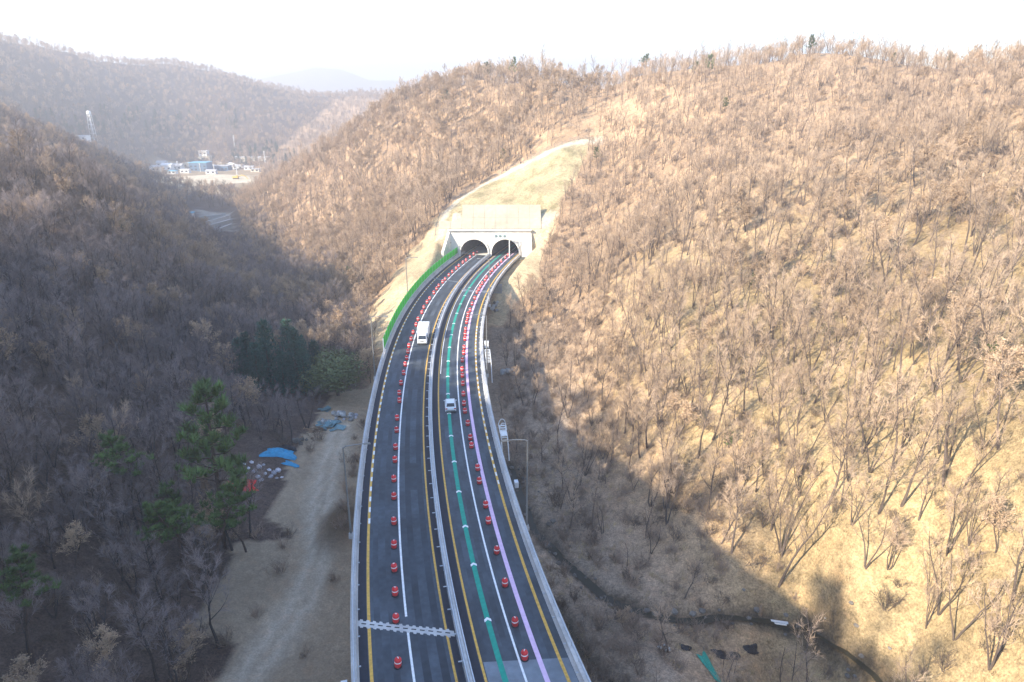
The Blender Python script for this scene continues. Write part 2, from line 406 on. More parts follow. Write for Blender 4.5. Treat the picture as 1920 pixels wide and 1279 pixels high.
def water_material():
    m = bpy.data.materials.new('creek water'); m.use_nodes = True
    t = m.node_tree; p = t.nodes['Principled BSDF']
    p.inputs['Base Color'].default_value = (.030, .027, .016, 1); p.inputs['Roughness'].default_value = .35; p.inputs['Specular IOR Level'].default_value = .2
    n = t.nodes.new('ShaderNodeTexNoise'); n.inputs['Scale'].default_value = 1.5; n.inputs['Detail'].default_value = 4
    b = t.nodes.new('ShaderNodeBump'); b.inputs['Strength'].default_value = .25; b.inputs['Distance'].default_value = .1
    t.links.new(n.outputs[0], b.inputs['Height']); t.links.new(b.outputs[0], p.inputs['Normal'])
    return m

# ---------------------------------------------------------------- terrain sheet
def lines(segs):
    out = [segs[0][0]]
    for a, b, st0, st1 in segs:
        n = max(1, int(round(2 * (b - a) / (st0 + st1))))
        t = np.linspace(0, 1, n + 1)[1:]
        w = st0 * t + (st1 - st0) * t * t / 2; w = w / w[-1]
        out += list(a + (b - a) * w)
    return np.array(out)
xs = lines([(-1900, -260, 45, 6), (-260, -70, 5, .9), (-70, 60, .8, .8), (60, 130, .9, 1.3), (130, 260, 1.4, 5), (260, 1700, 6, 60)])
ys = lines([(-170, 25, 10, 2.2), (25, 150, .8, .8), (150, 219.4, 1.0, 1.0), (219.4, 220.9, 1.5, 1.5), (220.9, 340, 1.2, 2.2), (340, 560, 2.6, 5), (560, 1500, 6, 12), (1500, 2700, 15, 80)])
GX, GY = np.meshgrid(xs, ys)
GZ = ground(GX, GY)

nx, ny = len(xs), len(ys)
def gz(x, y):
    """height of the built sheet (bilinear in the grid)"""
    x = np.atleast_1d(np.asarray(x, float)); y = np.atleast_1d(np.asarray(y, float))
    i = np.clip(np.searchsorted(xs, x) - 1, 0, nx - 2); j = np.clip(np.searchsorted(ys, y) - 1, 0, ny - 2)
    fx = (x - xs[i]) / (xs[i + 1] - xs[i]); fy = (y - ys[j]) / (ys[j + 1] - ys[j])
    return (GZ[j, i] * (1 - fx) + GZ[j, i + 1] * fx) * (1 - fy) + (GZ[j + 1, i] * (1 - fx) + GZ[j + 1, i + 1] * fx) * fy
def gz1(x, y): return float(gz(x, y)[0])
def on_ground(px, py):
    """where a sight line meets the ground sheet"""
    d = sight(px, py); t = np.concatenate([np.arange(20, 300, .5), np.arange(300, 1600, 2)])
    p = d[None] * t[:, None] + [0, 0, CAM_H]
    hit = np.nonzero(p[:, 2] <= gz(p[:, 0], p[:, 1]))[0]
    return p[hit[0]] if len(hit) else p[-1]

def trace(pix): return np.array([on_ground(a, b)[:2] for a, b in pix])
CHANNEL = trace([(824, 446), (828, 418), (838, 396), (862, 374), (900, 350), (960, 318), (1020, 290), (1062, 273), (1092, 266), (1126, 264)])
GRASS_CUT = trace([(822, 452), (828, 418), (838, 396), (862, 374), (900, 350), (960, 318), (1020, 290), (1062, 273), (1104, 266), (1096, 296), (1080, 336), (1056, 368), (1036, 398), (1018, 420), (1006, 452)])
BACKFILL = trace([(830, 452), (826, 424), (880, 418), (1030, 398), (1050, 402), (1010, 452), (992, 474)])
_gx, _gy = GX.ravel(), GY.ravel()
def poly_of(pix, z=None, y=None):
    return np.array([(at_z(a, b, z) if z is not None else at_y(a, b, y))[:2] for a, b in pix])
YARD = poly_of([(300, 1420), (430, 1240), (395, 1180), (420, 1090), (440, 1040), (540, 1020), (505, 960), (530, 900), (560, 850), (585, 790), (620, 740), (690, 730), (720, 690), (730, 760), (800, 900), (760, 1400)], z=-9.2)
JUNK = poly_of([(1300, 1230), (1440, 1150), (1560, 1230), (1500, 1279), (1250, 1330)], z=-10)
CLEAR = poly_of([(262, 326), (300, 372), (470, 366), (500, 330), (460, 312), (300, 312)], z=-24)
CLEAR3 = poly_of([(440, 700), (470, 800), (560, 815), (660, 770), (680, 720), (620, 690)], z=-9)
CLEAR4 = poly_of([(432, 850), (432, 1005), (500, 1010), (560, 950), (585, 850), (520, 835)], z=-8.5)
CLEAR2 = poly_of([(352, 396), (440, 392), (462, 440), (430, 470), (372, 470), (345, 430)], z=-20)
VILLAGE = poly_of([(290, 352), (480, 342), (470, 330), (410, 326), (280, 334)], z=-24)
TERRACE = poly_of([(370, 402), (430, 405), (440, 440), (385, 446)], z=-20)
def seg_px(P, z): return np.array([at_z(a, b, z)[:2] for a, b in P])

def zone_masks(x, y):
    """0..1 cover of each kind of ground"""
    s, off = to_road(x, y)
    w = 3.2 * fbm(x, y, 9, 3, 51)
    m = {}
    m['yard'] = inside(x + w * .5, y + w * .6, YARD)
    m['track'] = 1 - sstep(1.3, 2.6, seg_dist(x, y, TRACK) + .5 * w)
    m['cut'] = inside(x + w * .3, y + w * .3, GRASS_CUT) & (y > PORTAL_Y - 1)
    m['fill'] = inside(x + w * .15, y + w * .2, BACKFILL)
    m['bank'] = ((s > 8) & (off < -10) & (off > -25.5 + w * 1.6 + np.clip(40 - s, 0, 40) * .5) & (y < 240)) | ((s > 34) & (off > 9) & (off < 19 + w * .6 - np.clip(54 - s, -4, 30) * .35) & (y < 232))
    m['creek'] = 1 - sstep(.6, 1.7, seg_dist(x, y, CREEK) + .30 * w + .5 * fbm(x, y, 3, 2, 58))
    m['ditch'] = 1 - sstep(.5, 1.4, seg_dist(x, y, DITCH))
    m['village'] = inside(x, y, VILLAGE)
    m['terrace'] = inside(x, y, TERRACE)
    m['channel'] = 1 - sstep(.5, 2.0, seg_dist(x, y, CHANNEL) + .12 * w)
    m['straw'] = np.where((off > 12) & (y < 320), sstep(24, 48, off + 2.5 * w) * (1 - sstep(100, 240, y + .2 * x + 6 * w)), 0.0)
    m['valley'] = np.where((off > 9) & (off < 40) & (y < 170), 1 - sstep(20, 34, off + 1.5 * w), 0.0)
    return m

def ground_albedo(x, y):
    n = len(x)
    big = fbm(x, y, 60, 3, 61)[:, None]; mid = fbm(x, y, 11, 3, 62)[:, None]
    c = np.array([.42, .285, .172]) * (1 + .22 * big + .22 * mid)
    k = zone_masks(x, y)
    s, off = to_road(x, y)
    def mixin(mask, col, v=.18):
        nonlocal c
        mk = np.asarray(mask, float)[:, None]
        c = c * (1 - mk) + np.array(col) * (1 + v * mid + .10 * big) * mk
    mixin(sstep(-2, 6, np.interp(y, [-200, 0, 155, 269, 512, 700], [-12, -12, -30, -77, -206, -300]) - x + 2 * fbm(x, y, 12, 2, 44)), (.125, .090, .070))  # left wood floor: dark litter, darkened further to strengthen the shade
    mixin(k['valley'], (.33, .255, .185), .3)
    mixin(k['straw'], (.40, .295, .155), .22)
    mixin(k['bank'], (.50, .39, .235), .34)
    mixin(k['yard'], (.385, .30, .205), .28)
    mixin(k['track'] * .8, (.46, .38, .28), .12)
    rut = np.abs(seg_dist(x, y, TRACK) - .95)
    mixin((1 - sstep(.25, .6, rut)) * .8, (.56, .48, .37), .1)
    mixin(k['cut'], (.42, .345, .20), .22)
    tuft = sstep(.05, .4, fbm(x, y, 2.4, 3, 77)) * k['cut']
    mixin(tuft * .7, (.27, .235, .12))
    mixin(k['fill'], (.50, .44, .32), .16)
    mixin(k['channel'] * .85, (.58, .52, .40), .1)
    mixin(k['creek'] * .92 * sstep(-.95, -.25, fbm(x, y, 4.5, 3, 59)), (.075, .060, .042), .3)
    mixin(k['ditch'], (.085, .070, .052), .3)
    mixin(k['village'], (.58, .50, .36), .2)
    mixin(inside(x, y, CLEAR), (.34, .26, .165), .3)
    mixin(k['village'], (.58, .50, .36), .2)
    mixin(k['terrace'], (.30, .27, .22), .3)
    # dark fresh spoil heap by the deck
    h = at_z(632, 975, -8)
    mixin(np.exp(-(((x - h[0]) / 2.6) ** 2 + ((y - h[1]) / 6) ** 2) ** 2), (.155, .108, .066), .2)
    return np.clip(c, .01, .85)

_h = at_z(632, 975, -8)
GZ += 1.3 * np.exp(-(((GX - _h[0]) / 2.4) ** 2 + ((GY - _h[1]) / 6) ** 2) ** 1.5)
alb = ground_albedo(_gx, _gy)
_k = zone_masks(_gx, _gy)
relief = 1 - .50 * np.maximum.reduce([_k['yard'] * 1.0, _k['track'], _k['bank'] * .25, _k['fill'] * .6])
nx, ny = len(xs), len(ys)
idx = np.arange(nx * ny).reshape(ny, nx)
F = np.stack([idx[:-1, :-1], idx[:-1, 1:], idx[1:, 1:], idx[1:, :-1]], -1).reshape(-1, 4)
xx = _gx[F].mean(1); yy = _gy[F].mean(1)
hole = (yy > 219.4) & (yy < 220.9) & (xx > -20.2) & (xx < 5.6)
F = F[~hole]
M['ground'] = terrain_material()
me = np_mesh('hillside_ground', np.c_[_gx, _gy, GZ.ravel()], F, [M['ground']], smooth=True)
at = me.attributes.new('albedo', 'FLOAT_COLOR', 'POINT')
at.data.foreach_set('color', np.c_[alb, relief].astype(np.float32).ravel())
tag(obj('hillside_ground', me), kind='structure')

# creek water
def ribbon(P, w, z):
    P = np.asarray(P); rows = []
    Q = [P[0]]
    for a, b in zip(P[:-1], P[1:]):
        n = max(2, int(np.hypot(*(b - a)) / 1.5))
        Q += [a + (b - a) * k / n for k in range(1, n + 1)]
    Q = np.array(Q)
    for i, q in enumerate(Q):
        t = Q[min(i + 1, len(Q) - 1)] - Q[max(i - 1, 0)]; t = t / np.hypot(*t); nrm = np.array([t[1], -t[0]])
        rows.append([tuple(np.r_[q + nrm * o * w, z(q)]) for o in (-1, -.3, .3, 1)])
    return rows
mb = MB(); mb.grid(ribbon(CREEK, .62, lambda q: gz1(q[0], q[1]) + .12 + .10 * float(vnoise(q[0] / 2.2, q[1] / 2.2, 8))))
tag(mb.build('creek_water', water_material()), kind='structure')

# far ridges beyond the valley, close to the colour of the sky
def far_ridge(name, pts, depth, seed):
    rows = []
    pts = np.array(pts, float); X = np.linspace(pts[0, 0], pts[-1, 0], 90)
    Zt = np.interp(X, pts[:, 0], pts[:, 2]); Y = np.interp(X, pts[:, 0], pts[:, 1])
    Zt = Zt + 9 * fbm(X, X * 0, 160, 4, seed)
    for k in np.linspace(0, 1, 9):
        rows.append([(x, y - depth * (1 - k), -40 + (z + 40) * k ** .8 + (6 * vnoise(x / 70, k * 5, seed + 2) if 0 < k < 1 else 0)) for x, y, z in zip(X, Y, Zt)])
    rows.append([(x, y + depth, -40) for x, y in zip(X, Y)])
    mb = MB(); mb.grid(rows)
    return tag(mb.build(name, mat('far wooded ridge', (.20, .15, .12), 1, scale=.02, var=.2), smooth=True), kind='structure')
def fp(px, py, y): p = at_y(px, py, y); return (p[0], p[1], p[2])
far_ridge('mountain', [fp(240, 178, 5200), fp(420, 160, 5200), fp(520, 143, 5200), fp(590, 126, 5200), fp(640, 130, 5200), fp(690, 150, 5200), fp(760, 150, 5200), fp(830, 168, 5200), fp(1100, 186, 5200)], 900, 5)
# ---------------------------------------------------------------- the elevated road
S0, S1 = -170, 128
def srange(a, b, st=2.0):
    n = max(1, int(math.ceil((b - a) / st))); return [a + (b - a) * k / n for k in range(n + 1)]
def strip(mb, a, b, o0, o1, z, mi=0, st=2.0, o0b=None, o1b=None, skew=0.0):
    ss = srange(a, b, st)
    mb.grid([[tuple(road(s, o0 + ((o0b - o0) * (s - a) / (b - a) if o0b is not None else 0), z)), tuple(road(s, o1 + ((o1b - o1) * (s - a) / (b - a) if o1b is not None else 0), z))] for s in ss], mi)
def sweep(mb, a, b, prof, mi=0, st=2.0, cap=True):
    """closed cross-section (offset, z) carried along the road axis"""
    ss = srange(a, b, st); n = len(prof); vs = []; fs = []
    for s in ss: vs += [tuple(road(s, o, z)) for o, z in prof]
    for i in range(len(ss) - 1):
        for k in range(n): fs.append((i * n + k, i * n + (k + 1) % n, (i + 1) * n + (k + 1) % n, (i + 1) * n + k))
    if cap: fs += [tuple(range(n))[::-1], tuple((len(ss) - 1) * n + k for k in range(n))]
    mb._add(vs, fs, mi)

mb = MB(); sweep(mb, S0, S1, [(-10.15, 0), (9.95, 0), (9.95, -.55), (7.2, -.9), (-7.4, -.9), (-10.15, -.55)])
road_deck = tag(mb.build('road', M['asphalt']), kind='structure')
def road_part(name, m, *strips, z=.006):
    mb = MB()
    for a in strips: strip(mb, a[0], a[1], a[2], a[3], a[4] if len(a) > 4 else z)
    return mb.build(name, m, road_deck)
road_part('shoulder', M['asphalt_new'], (S0, S1, -9.6, -8.62))
road_part('shoulder', M['asphalt_new'], (S0, S1, .30, 1.12))
road_part('shoulder', M['asphalt_new'], (S0, S1, -1.02, -.44))
road_part('wheel_track', M['asphalt_worn'], (S0, 86, -3.95, -3.25), z=.004)
road_part('wheel_track', M['asphalt_worn'], (S0, 86, -2.35, -1.65), z=.004)
mb = MB(); mb.grid([[tuple(road(-91.2 - .2 * (o - 5) if k else S0, o, .005)) for o in np.linspace(1.5, 9.15, 8)] for k in (0, 1)]); mb.v = mb.v
mb = MB()
for o in np.linspace(1.5, 8.2, 8):
    mb.grid([[tuple(road(S0 + (-91.2 - .2 * (q - 5) - S0) * k / 30, q, .005)) for q in (o, o + .955)] for k in range(31)])
mb.build('concrete_slab', M['slab'], road_deck)
for o in (-7.6, -6.2, 1.75, 3.9, 5.35, 7.2): road_part('wheel_track', M['asphalt_soft'], (S0, 86, o - .3, o + .3), z=.003)
for s_, o_, l_, w_ in ((-60, -2.7, 7, 1.6), (-30, 6.9, 5, 1.9), (-12, -6.2, 9, 1.7), (22, 3.1, 8, 1.5), (-75, 6.1, 3, 1.4)): road_part('patch', M['asphalt_worn'], (s_, s_ + l_, o_ - w_ / 2, o_ + w_ / 2), z=.0045)
road_part('concrete_slab', M['slab'], (38.5, 40.0, 1.2, 9.2), z=.008)
road_part('concrete_slab', M['pale_concrete'], (83.5, 97, -9.3, -.9), z=.009)
def line(name, m, o, w, a=S0, b=S1, z=.012): return road_part(name, m, (a, b, o - w / 2, o + w / 2), z=z)
line('yellow_line', M['yellow'], -8.41, .30)
line('yellow_line', M['yellow'], -1.20, .22)
line('yellow_line', M['yellow'], 1.30, .22)
line('yellow_line', M['yellow'], 8.34, .30)
line('white_line', M['white'], -4.80, .22, b=-84.6)
line('white_line', M['white'], -4.80, .22, a=-83.0)
line('white_line', M['white'], 4.72, .20)
line('green_guide_line', M['green_line'], 2.95, .52)
line('pink_guide_line', M['pink'], 6.52, .46)
line('white_line', M['white'], 1.62, .10, a=-20, b=84)
# dashes added to give the yellow lines a dotted look, and the arrow heads on the green line
dash = MB()
strip(dash, -.55, .55, -.07, .07, 0)
def along(name, me_fn, m, ss, off, z, parent):
    base = None
    for s in ss:
        if base is None: base = me_fn()
        p = road(s, off, z); obj(name, base, parent, p, (0, 0, road_rz(s)))
def flat(pts, m, name):
    return np_mesh(name, [(x, y, 0) for x, y in pts], [tuple(range(len(pts)))], [m])
along('added_dash', lambda: flat([(-.12, -.55), (.12, -.55), (.12, .55), (-.12, .55)], M['white'], 'added_dash'), M['white'], np.arange(-66, 60, 2.4), -8.36, .016, road_deck)
along('added_dash', lambda: flat([(-.10, -.5), (.10, -.5), (.10, .5), (-.10, .5)], M['white'], 'added_dash'), M['white'], np.arange(-60, 10, 2.2), 8.36, .016, road_deck)
def arrow():
    mb = MB(); mb.poly([(-.34, -.25, 0), (0, .05, 0), (0, .42, 0), (-.34, .12, 0)]); mb.poly([(0, .05, 0), (.34, -.25, 0), (.34, .12, 0), (0, .42, 0)])
    return mb.mesh('arrow_mark', M['white'])
along('arrow_mark', arrow, M['white'], [-85.4, -76.7, -69.4, -61.5, -53.5, -45.5, -37.5, -29.5, -21.5, -13.5, -5.5, 2.5, 10.5, 18.5, 26.5, 34.5, 42.5], 2.95, .018, road_deck)

# expansion joints: pale header strips with dark slots between the teeth
def joint(s, o0, o1, w, dark=True, skew=-.40):
    mb = MB(); ss = [s - w / 2, s + w / 2]; oc = (o0 + o1) / 2
    J = lambda q, o, z: road(q + skew * (o - oc), o, z)
    mb.grid([[tuple(J(q, o, .022)) for o in np.linspace(o0, o1, 9)] for q in ss])
    j = mb.build('expansion_joint', M['concrete'] if dark else M['slab'], road_deck)
    if dark:
        base = None
        for o in np.arange(o0 + .6, o1 - .5, .78):
            if base is None: base = flat([(-.24, -.07), (.24, -.07), (.24, .07), (-.24, .07)], M['rubber'], 'joint_slot')
            obj('joint_slot', base, j, J(s + .02, o, .03), (0, 0, road_rz(s) + math.atan(skew)))
    mb = MB(); rr = random.Random(3)
    for side in (-1, 1):                      # ragged mortar edge
        for o in np.arange(o0 + .2, o1 - .2, .62):
            q = s + side * (w / 2 + .10)
            mb.poly([tuple(J(q - side * .12, o, .023)), tuple(J(q - side * .12, o + .36, .023)), tuple(J(q + side * rr.uniform(.02, .14), o + .3, .023)), tuple(J(q + side * rr.uniform(.02, .12), o + .06, .023))][::side])
    mb.build('mortar_edge', M['concrete'] if dark else M['slab'], j)
joint(-84.6, -9.5, -.5, .75)
joint(49.5, -9.5, -.6, .7, False)
joint(39.2, .5, 9.2, .5, False)

# bridge girders, cross beams and piers
bridge = thing('bridge_substructure', 'concrete piers and girders carrying the elevated road over the valley', 'bridge', road(-20, 0, -10))
bo = np.array(bridge.location)
def wpart(mb, name, m, parent, origin): 
    v = [tuple(np.array(p) - origin) for p in mb.v]
    return obj(name, np_mesh(name, v, mb.f, [m] if not isinstance(m, list) else m, mb.m), parent)
for o in (-7, -2.4, 2.2, 6.8):
    mb = MB(); sweep(mb, S0, 50, [(o - .8, -.9), (o + .8, -.9), (o + .5, -2.5), (o - .5, -2.5)], st=4); wpart(mb, 'girder', M['deck_edge'], bridge, bo)
for s in (-132, -84, -36, 8):
    mb = MB(); c = road(s, -.1, -3.1); mb.box(c, (17, 1.8, 1.2), rz=road_rz(s)); wpart(mb, 'cross_beam', M['deck_edge'], bridge, bo)
    for o in (-5.5, 5.3):
        c = road(s, o); zb = gz1(c[0], c[1]) - .6
        mb = MB(); mb.tube([(c[0], c[1], zb), (c[0], c[1], -3.4)], .95, 14); wpart(mb, 'pier', M['deck_edge'], bridge, bo)
mb = MB(); c = road(50.5, 0, -2.2); mb.box(c, (21.5, 1.2, 2.6), rz=road_rz(50.5)); wpart(mb, 'abutment', M['deck_edge'], bridge, bo)

# ---------------------------------------------------------------- parapets and median
def barrier(name, label, cat, o_in, o_out, s0, s1, rail=True, seg=12.0, inner=1):
    p0 = road(s0, o_out, 0); t = thing(name, label, cat, p0); og = np.array(p0)
    a = s0
    while a < s1 - .5:
        b = min(a + seg, s1)
        mb = MB()
        prof = [(o_out, -.25), (o_in + inner * .16, 0.0), (o_in + inner * .05, .30), (o_in, .78), (o_out, .78)]
        if inner < 0: prof = prof[::-1]
        sweep(mb, a + .012, b - .012, prof)
        wpart(mb, 'wall_segment', M['concrete'], t, og); a = b
    if rail:
        om = (o_in + o_out) / 2
        for z in (1.02, 1.22):
            mb = MB(); mb.tube([tuple(road(s, om, z)) for s in srange(s0, s1, 3)], .06, 6); wpart(mb, 'hand_rail', M['steel'], t, og)
        mb = MB()
        for s in np.arange(s0 + .5, s1, 2.0):
            mb.box(road(s, om, 1.0), (.11, .11, .46), rz=road_rz(s))
        tag(wpart(mb, 'rail_post', M['steel'], t, og), kind='stuff')
    return t, og
lp, lo = barrier('parapet_wall', 'pale concrete parapet with steel rail along the left edge of the bridge', 'parapet', -9.6, -10.12, S0, 86)
rp, ro = barrier('parapet_wall', 'pale concrete parapet with steel rail along the right edge of the bridge', 'parapet', 9.35, 9.92, S0, 50, inner=-1)
rg, rgo = barrier('parapet_wall', 'low pale kerb wall right of the road between bridge end and right tunnel mouth', 'parapet', 9.45, 9.85, 50.2, 84, rail=False, inner=-1)
# small studs on the inner face of the left parapet
for s in np.arange(-96, 44, 3.6):
    if s < -94.5: stud = MB(); stud.box((0, 0, 0), (.26, .09, .09)); stud = stud.mesh('delineator', M['bracket'])
    obj('delineator', stud, lp, road(s, -9.38, .62) - lo, (0, 0, road_rz(s)))
    obj('delineator', stud, rp, road(s + 1.5, 9.13, .62) - ro, (0, 0, road_rz(s)))

p0 = road(S0, 0, 0); med = thing('median_barrier', 'pale concrete and steel barrier down the middle of the road', 'barrier', p0); mo = np.array(p0)
a = S0
while a < 83:
    b = min(a + 12, 83)
    mb = MB(); sweep(mb, a + .012, b - .012, [(-.36, 0.0), (.22, 0.0), (.14, .25), (.05, .80), (-.19, .80), (-.28, .25)]); wpart(mb, 'wall_segment', M['concrete'], med, mo); a = b
for o in (-.30, .16):
    mb = MB(); sweep(mb, S0, 83, [(o - .05, .62), (o + .05, .62), (o + .05, .92), (o - .05, .92)], st=3); wpart(mb, 'guard_rail', M['steel'], med, mo)
br = MB(); br.box((0, 0, 0), (.46, .10, .07)); br.box((.2, 0, -.35), (.09, .09, .7)); br = br.mesh('rail_bracket', M['bracket'])
for s in np.arange(-94, 50, 3.4): obj('rail_bracket', br, med, road(s, -.56, .72) - mo, (0, 0, road_rz(s)))

# green noise barrier standing on the left parapet near the tunnel
NB0, NB1 = -8.5, 80.0
p0 = road(NB0, -10.2, 0); nb = thing('noise_barrier', 'bright green noise barrier of tall panels on left road edge before the tunnel', 'noise barrier', p0); no = np.array(p0)
n = 30; st = (NB1 - NB0) / n
for k in range(n):
    a = NB0 + k * st; b = a + st; h0 = 3.0
    for zz, (z0, z1) in enumerate(((.80, 1.88), (1.90, h0))):
        mb = MB(); sweep(mb, a + .08, b - .08, [(-10.22, z0), (-10.06, z0), (-10.06, z1), (-10.22, z1)], st=3); wpart(mb, 'panel', M['green_panel'], nb, no)
for k in range(n + 1):
    s = NB0 + k * st; mb = MB(); mb.box(road(s, -10.14, 1.5), (.2, .15, 3.15), rz=road_rz(s)); wpart(mb, 'post', M['steel'], nb, no)

# ---------------------------------------------------------------- tunnel portal
def x_on_portal(off, y=PORTAL_Y - .7):
    s = np.linspace(60, 110, 800); P = np.array([road(q, off) for q in s]); return float(np.interp(y, P[:, 1], P[:, 0]))
XL, XR = x_on_portal(-4.95), x_on_portal(4.85)
RAD, SPR = 4.45, 1.15                                     # arch radius and springing height
PW0, PW1, PH = XL - 8.3, XR + 8.3, 8.3
YF, YB = PORTAL_Y - .75, PORTAL_Y + .28
portal = thing('tunnel_portal', 'white concrete twin tunnel portal with two dark arched mouths', 'tunnel portal', ((XL + XR) / 2, YF, 0)); po = np.array(portal.location)
def arch(xc, y, r=RAD, n=20, base=-.4):
    return [(xc - r * 1.0, y, base)] + [(xc - r * math.cos(math.pi * k / n), y, SPR + r * math.sin(math.pi * k / n)) for k in range(n + 1)] + [(xc + r, y, base)]
mb = MB()
xm = (XL + XR) / 2
def face(y, flip):
    for xc, l, r in ((XL, PW0, xm), (XR, xm, PW1)):
        A = arch(xc, y)
        for p, q in zip(A[:-1], A[1:]):
            if abs(p[0] - q[0]) < 1e-6: continue
            f = [p, q, (q[0], y, PH), (p[0], y, PH)]; mb.poly(f[::-1] if flip else f)
        for x0, x1 in ((l, xc - RAD), (xc + RAD, r)):
            f = [(x0, y, -.4), (x1, y, -.4), (x1, y, PH), (x0, y, PH)]; mb.poly(f[::-1] if flip else f)
face(YF, False); face(YB, True)
mb.poly([(PW0, YF, PH), (PW1, YF, PH), (PW1, YB, PH), (PW0, YB, PH)])
mb.poly([(PW0, YF, -.4), (PW0, YF, PH), (PW0, YB, PH), (PW0, YB, -.4)]); mb.poly([(PW1, YF, -.4), (PW1, YB, -.4), (PW1, YB, PH), (PW1, YF, PH)])
wpart(mb, 'portal_wall', M['pale_concrete'], portal, po)
for xc in (XL, XR):                                         # projecting hood round each mouth
    mb = MB(); A, B = arch(xc, YF - .55, RAD - .02), arch(xc, YF - .55, RAD + .42); A2, B2 = arch(xc, YF + .02, RAD - .02), arch(xc, YF + .02, RAD + .42)
    mb.grid([A, B]); mb.grid([B, B2]); mb.grid([A2, A]); wpart(mb, 'arch_hood', M['pale_concrete'], portal, po)
    off = -4.95 if xc == XL else 4.85
    rows = [arch(xc, YF, RAD - .03), arch(xc, YB + 1, RAD - .03)]
    for s in srange(92, 190, 4):
        rows.append([tuple(road(s, off + o, z)) for o, z in [(-RAD, -.4)] + [(-RAD * math.cos(math.pi * k / 20), SPR + RAD * math.sin(math.pi * k / 20)) for k in range(21)] + [(RAD, -.4)]])
    mb = MB(); mb.grid(rows); mb.poly(rows[-1]); wpart(mb, 'tunnel_lining', M['tunnel_lining'], portal, po)
    mb = MB(); mb.grid([[(xc - RAD, YF, -.02), (xc + RAD, YF, -.02)]] + [[tuple(road(s, off - RAD, -.02)), tuple(road(s, off + RAD, -.02))] for s in srange(92, 190, 6)]); wpart(mb, 'tunnel_floor', M['asphalt'], portal, po)
mb = MB(); mb.box(((PW0 + PW1) / 2, YF - .05, PH + .22), (PW1 - PW0 + .4, 1.3, .40)); wpart(mb, 'coping', M['pale_concrete'], portal, po)
mb = MB(); c = np.array([PW0 + .7, YF - 5.0, 0]); 
mb._add([(PW0 - .2, YF - .02, -.5), (PW0 + .6, YF - .02, -.5), (PW0 + .6, YF - .02, 8.0), (PW0 - .2, YF - .02, 8.0), (PW0 - 1.9, YF - 6, -.5), (PW0 - 1.1, YF - 6, -.5), (PW0 - 1.1, YF - 6, 2.6), (PW0 - 1.9, YF - 6, 2.6)], [(3, 2, 1, 0), (4, 5, 6, 7), (0, 1, 5, 4), (1, 2, 6, 5), (2, 3, 7, 6), (3, 0, 4, 7)])
wpart(mb, 'wing_wall', M['pale_concrete'], portal, po)
mb = MB()
mb._add([(PW1 - .6, YF - .02, -.5), (PW1 + .2, YF - .02, -.5), (PW1 + .2, YF - .02, 7.6), (PW1 - .6, YF - .02, 7.6), (PW1 - .4, YF - 3, -.5), (PW1 + .4, YF - 3, -.5), (PW1 + .4, YF - 3, 2.0), (PW1 - .4, YF - 3, 2.0)], [(3, 2, 1, 0), (4, 5, 6, 7), (0, 1, 5, 4), (1, 2, 6, 5), (2, 3, 7, 6), (3, 0, 4, 7)])
wpart(mb, 'wing_wall', M['pale_concrete'], portal, po)

# concrete-faced slope above the portal, in cast bays
sl_ = thing('slope_facing', 'pale concrete facing slab on the slope directly above the twin tunnel portal', 'retaining slab', (xm, PORTAL_Y, 8.2)); so = np.array(sl_.location)
def facing(x0, x1, y0, y1, xs0=0, xs1=0):
    mb = MB(); z0, z1 = 8.15 + (y0 - PORTAL_Y), 8.15 + (y1 - PORTAL_Y)
    a = [(x0, y0, z0), (x1, y0, z0), (x1 + xs1, y1, z1), (x0 + xs0, y1, z1)]
    b = [(x, y, z + .16) for x, y, z in a]
    mb._add(a + b, [(4, 5, 6, 7), (0, 1, 5, 4), (1, 2, 6, 5), (2, 3, 7, 6), (3, 0, 4, 7)]); wpart(mb, 'slab_bay', M['shotcrete'], sl_, so)
bx = np.linspace(PW0 + 4.2, PW1 + 3.4, 8)
for a, b in zip(bx[:-1], bx[1:]):
    facing(a + .03, b - .03, PORTAL_Y + .5, PORTAL_Y + 3.6); facing(a + .03, b - .03, PORTAL_Y + 3.66, PORTAL_Y + 7.2)
for a, b in ((PW0 - 3.2, PW0 + .5), (PW0 + .56, PW0 + 4.2)): facing(a, b - .03, PORTAL_Y + .5, PORTAL_Y + 2.6)

# lane signal gantry in front of the right mouth
g = thing('signal_gantry', 'grey gantry with lane signal boards before the right tunnel mouth', 'gantry', (XR + 1.4, YF - 3, 0)); 
mb = MB(); mb.tube([(0, 0, 0), (0, 0, 7.4)], .16, 8); mb.build('pole', M['white_steel'], g)
mb = MB(); mb.tube([(.1, 0, 7.0), (-4.6, 0, 7.0)], .10, 6); mb.build('arm', M['white_steel'], g)
for x in (-4.2, -2.9, -1.5):
    mb = MB(); mb.box((x, -.2, 7.1), (.95, .25, .95)); o = mb.build('signal_board', M['teal_sign'], g)
    mb = MB(); mb.box((x, -.34, 7.1), (.55, .03, .55)); mb.build('signal_face', M['lamp_steel'], o)
for px, lab in ((838, 'slim grey pole on the soil bank, left of two beside the portal'), (846, 'slim grey pole close to left wing wall of the tunnel portal')):
    q = at_y(px, 482, 217); zz = gz1(q[0], q[1])
    t = thing('camera_pole', lab, 'pole', (q[0], q[1], zz)); mb = MB(); mb.tube([(0, 0, -.3), (0, 0, 6.2 - max(0, zz))], .09, 6); mb.build('pole', M['lamp_steel'], t)
    mb = MB(); mb.box((0, -.12, 6.0 - max(0, zz)), (.35, .4, .3)); mb.build('housing', M['lamp_steel'], t)

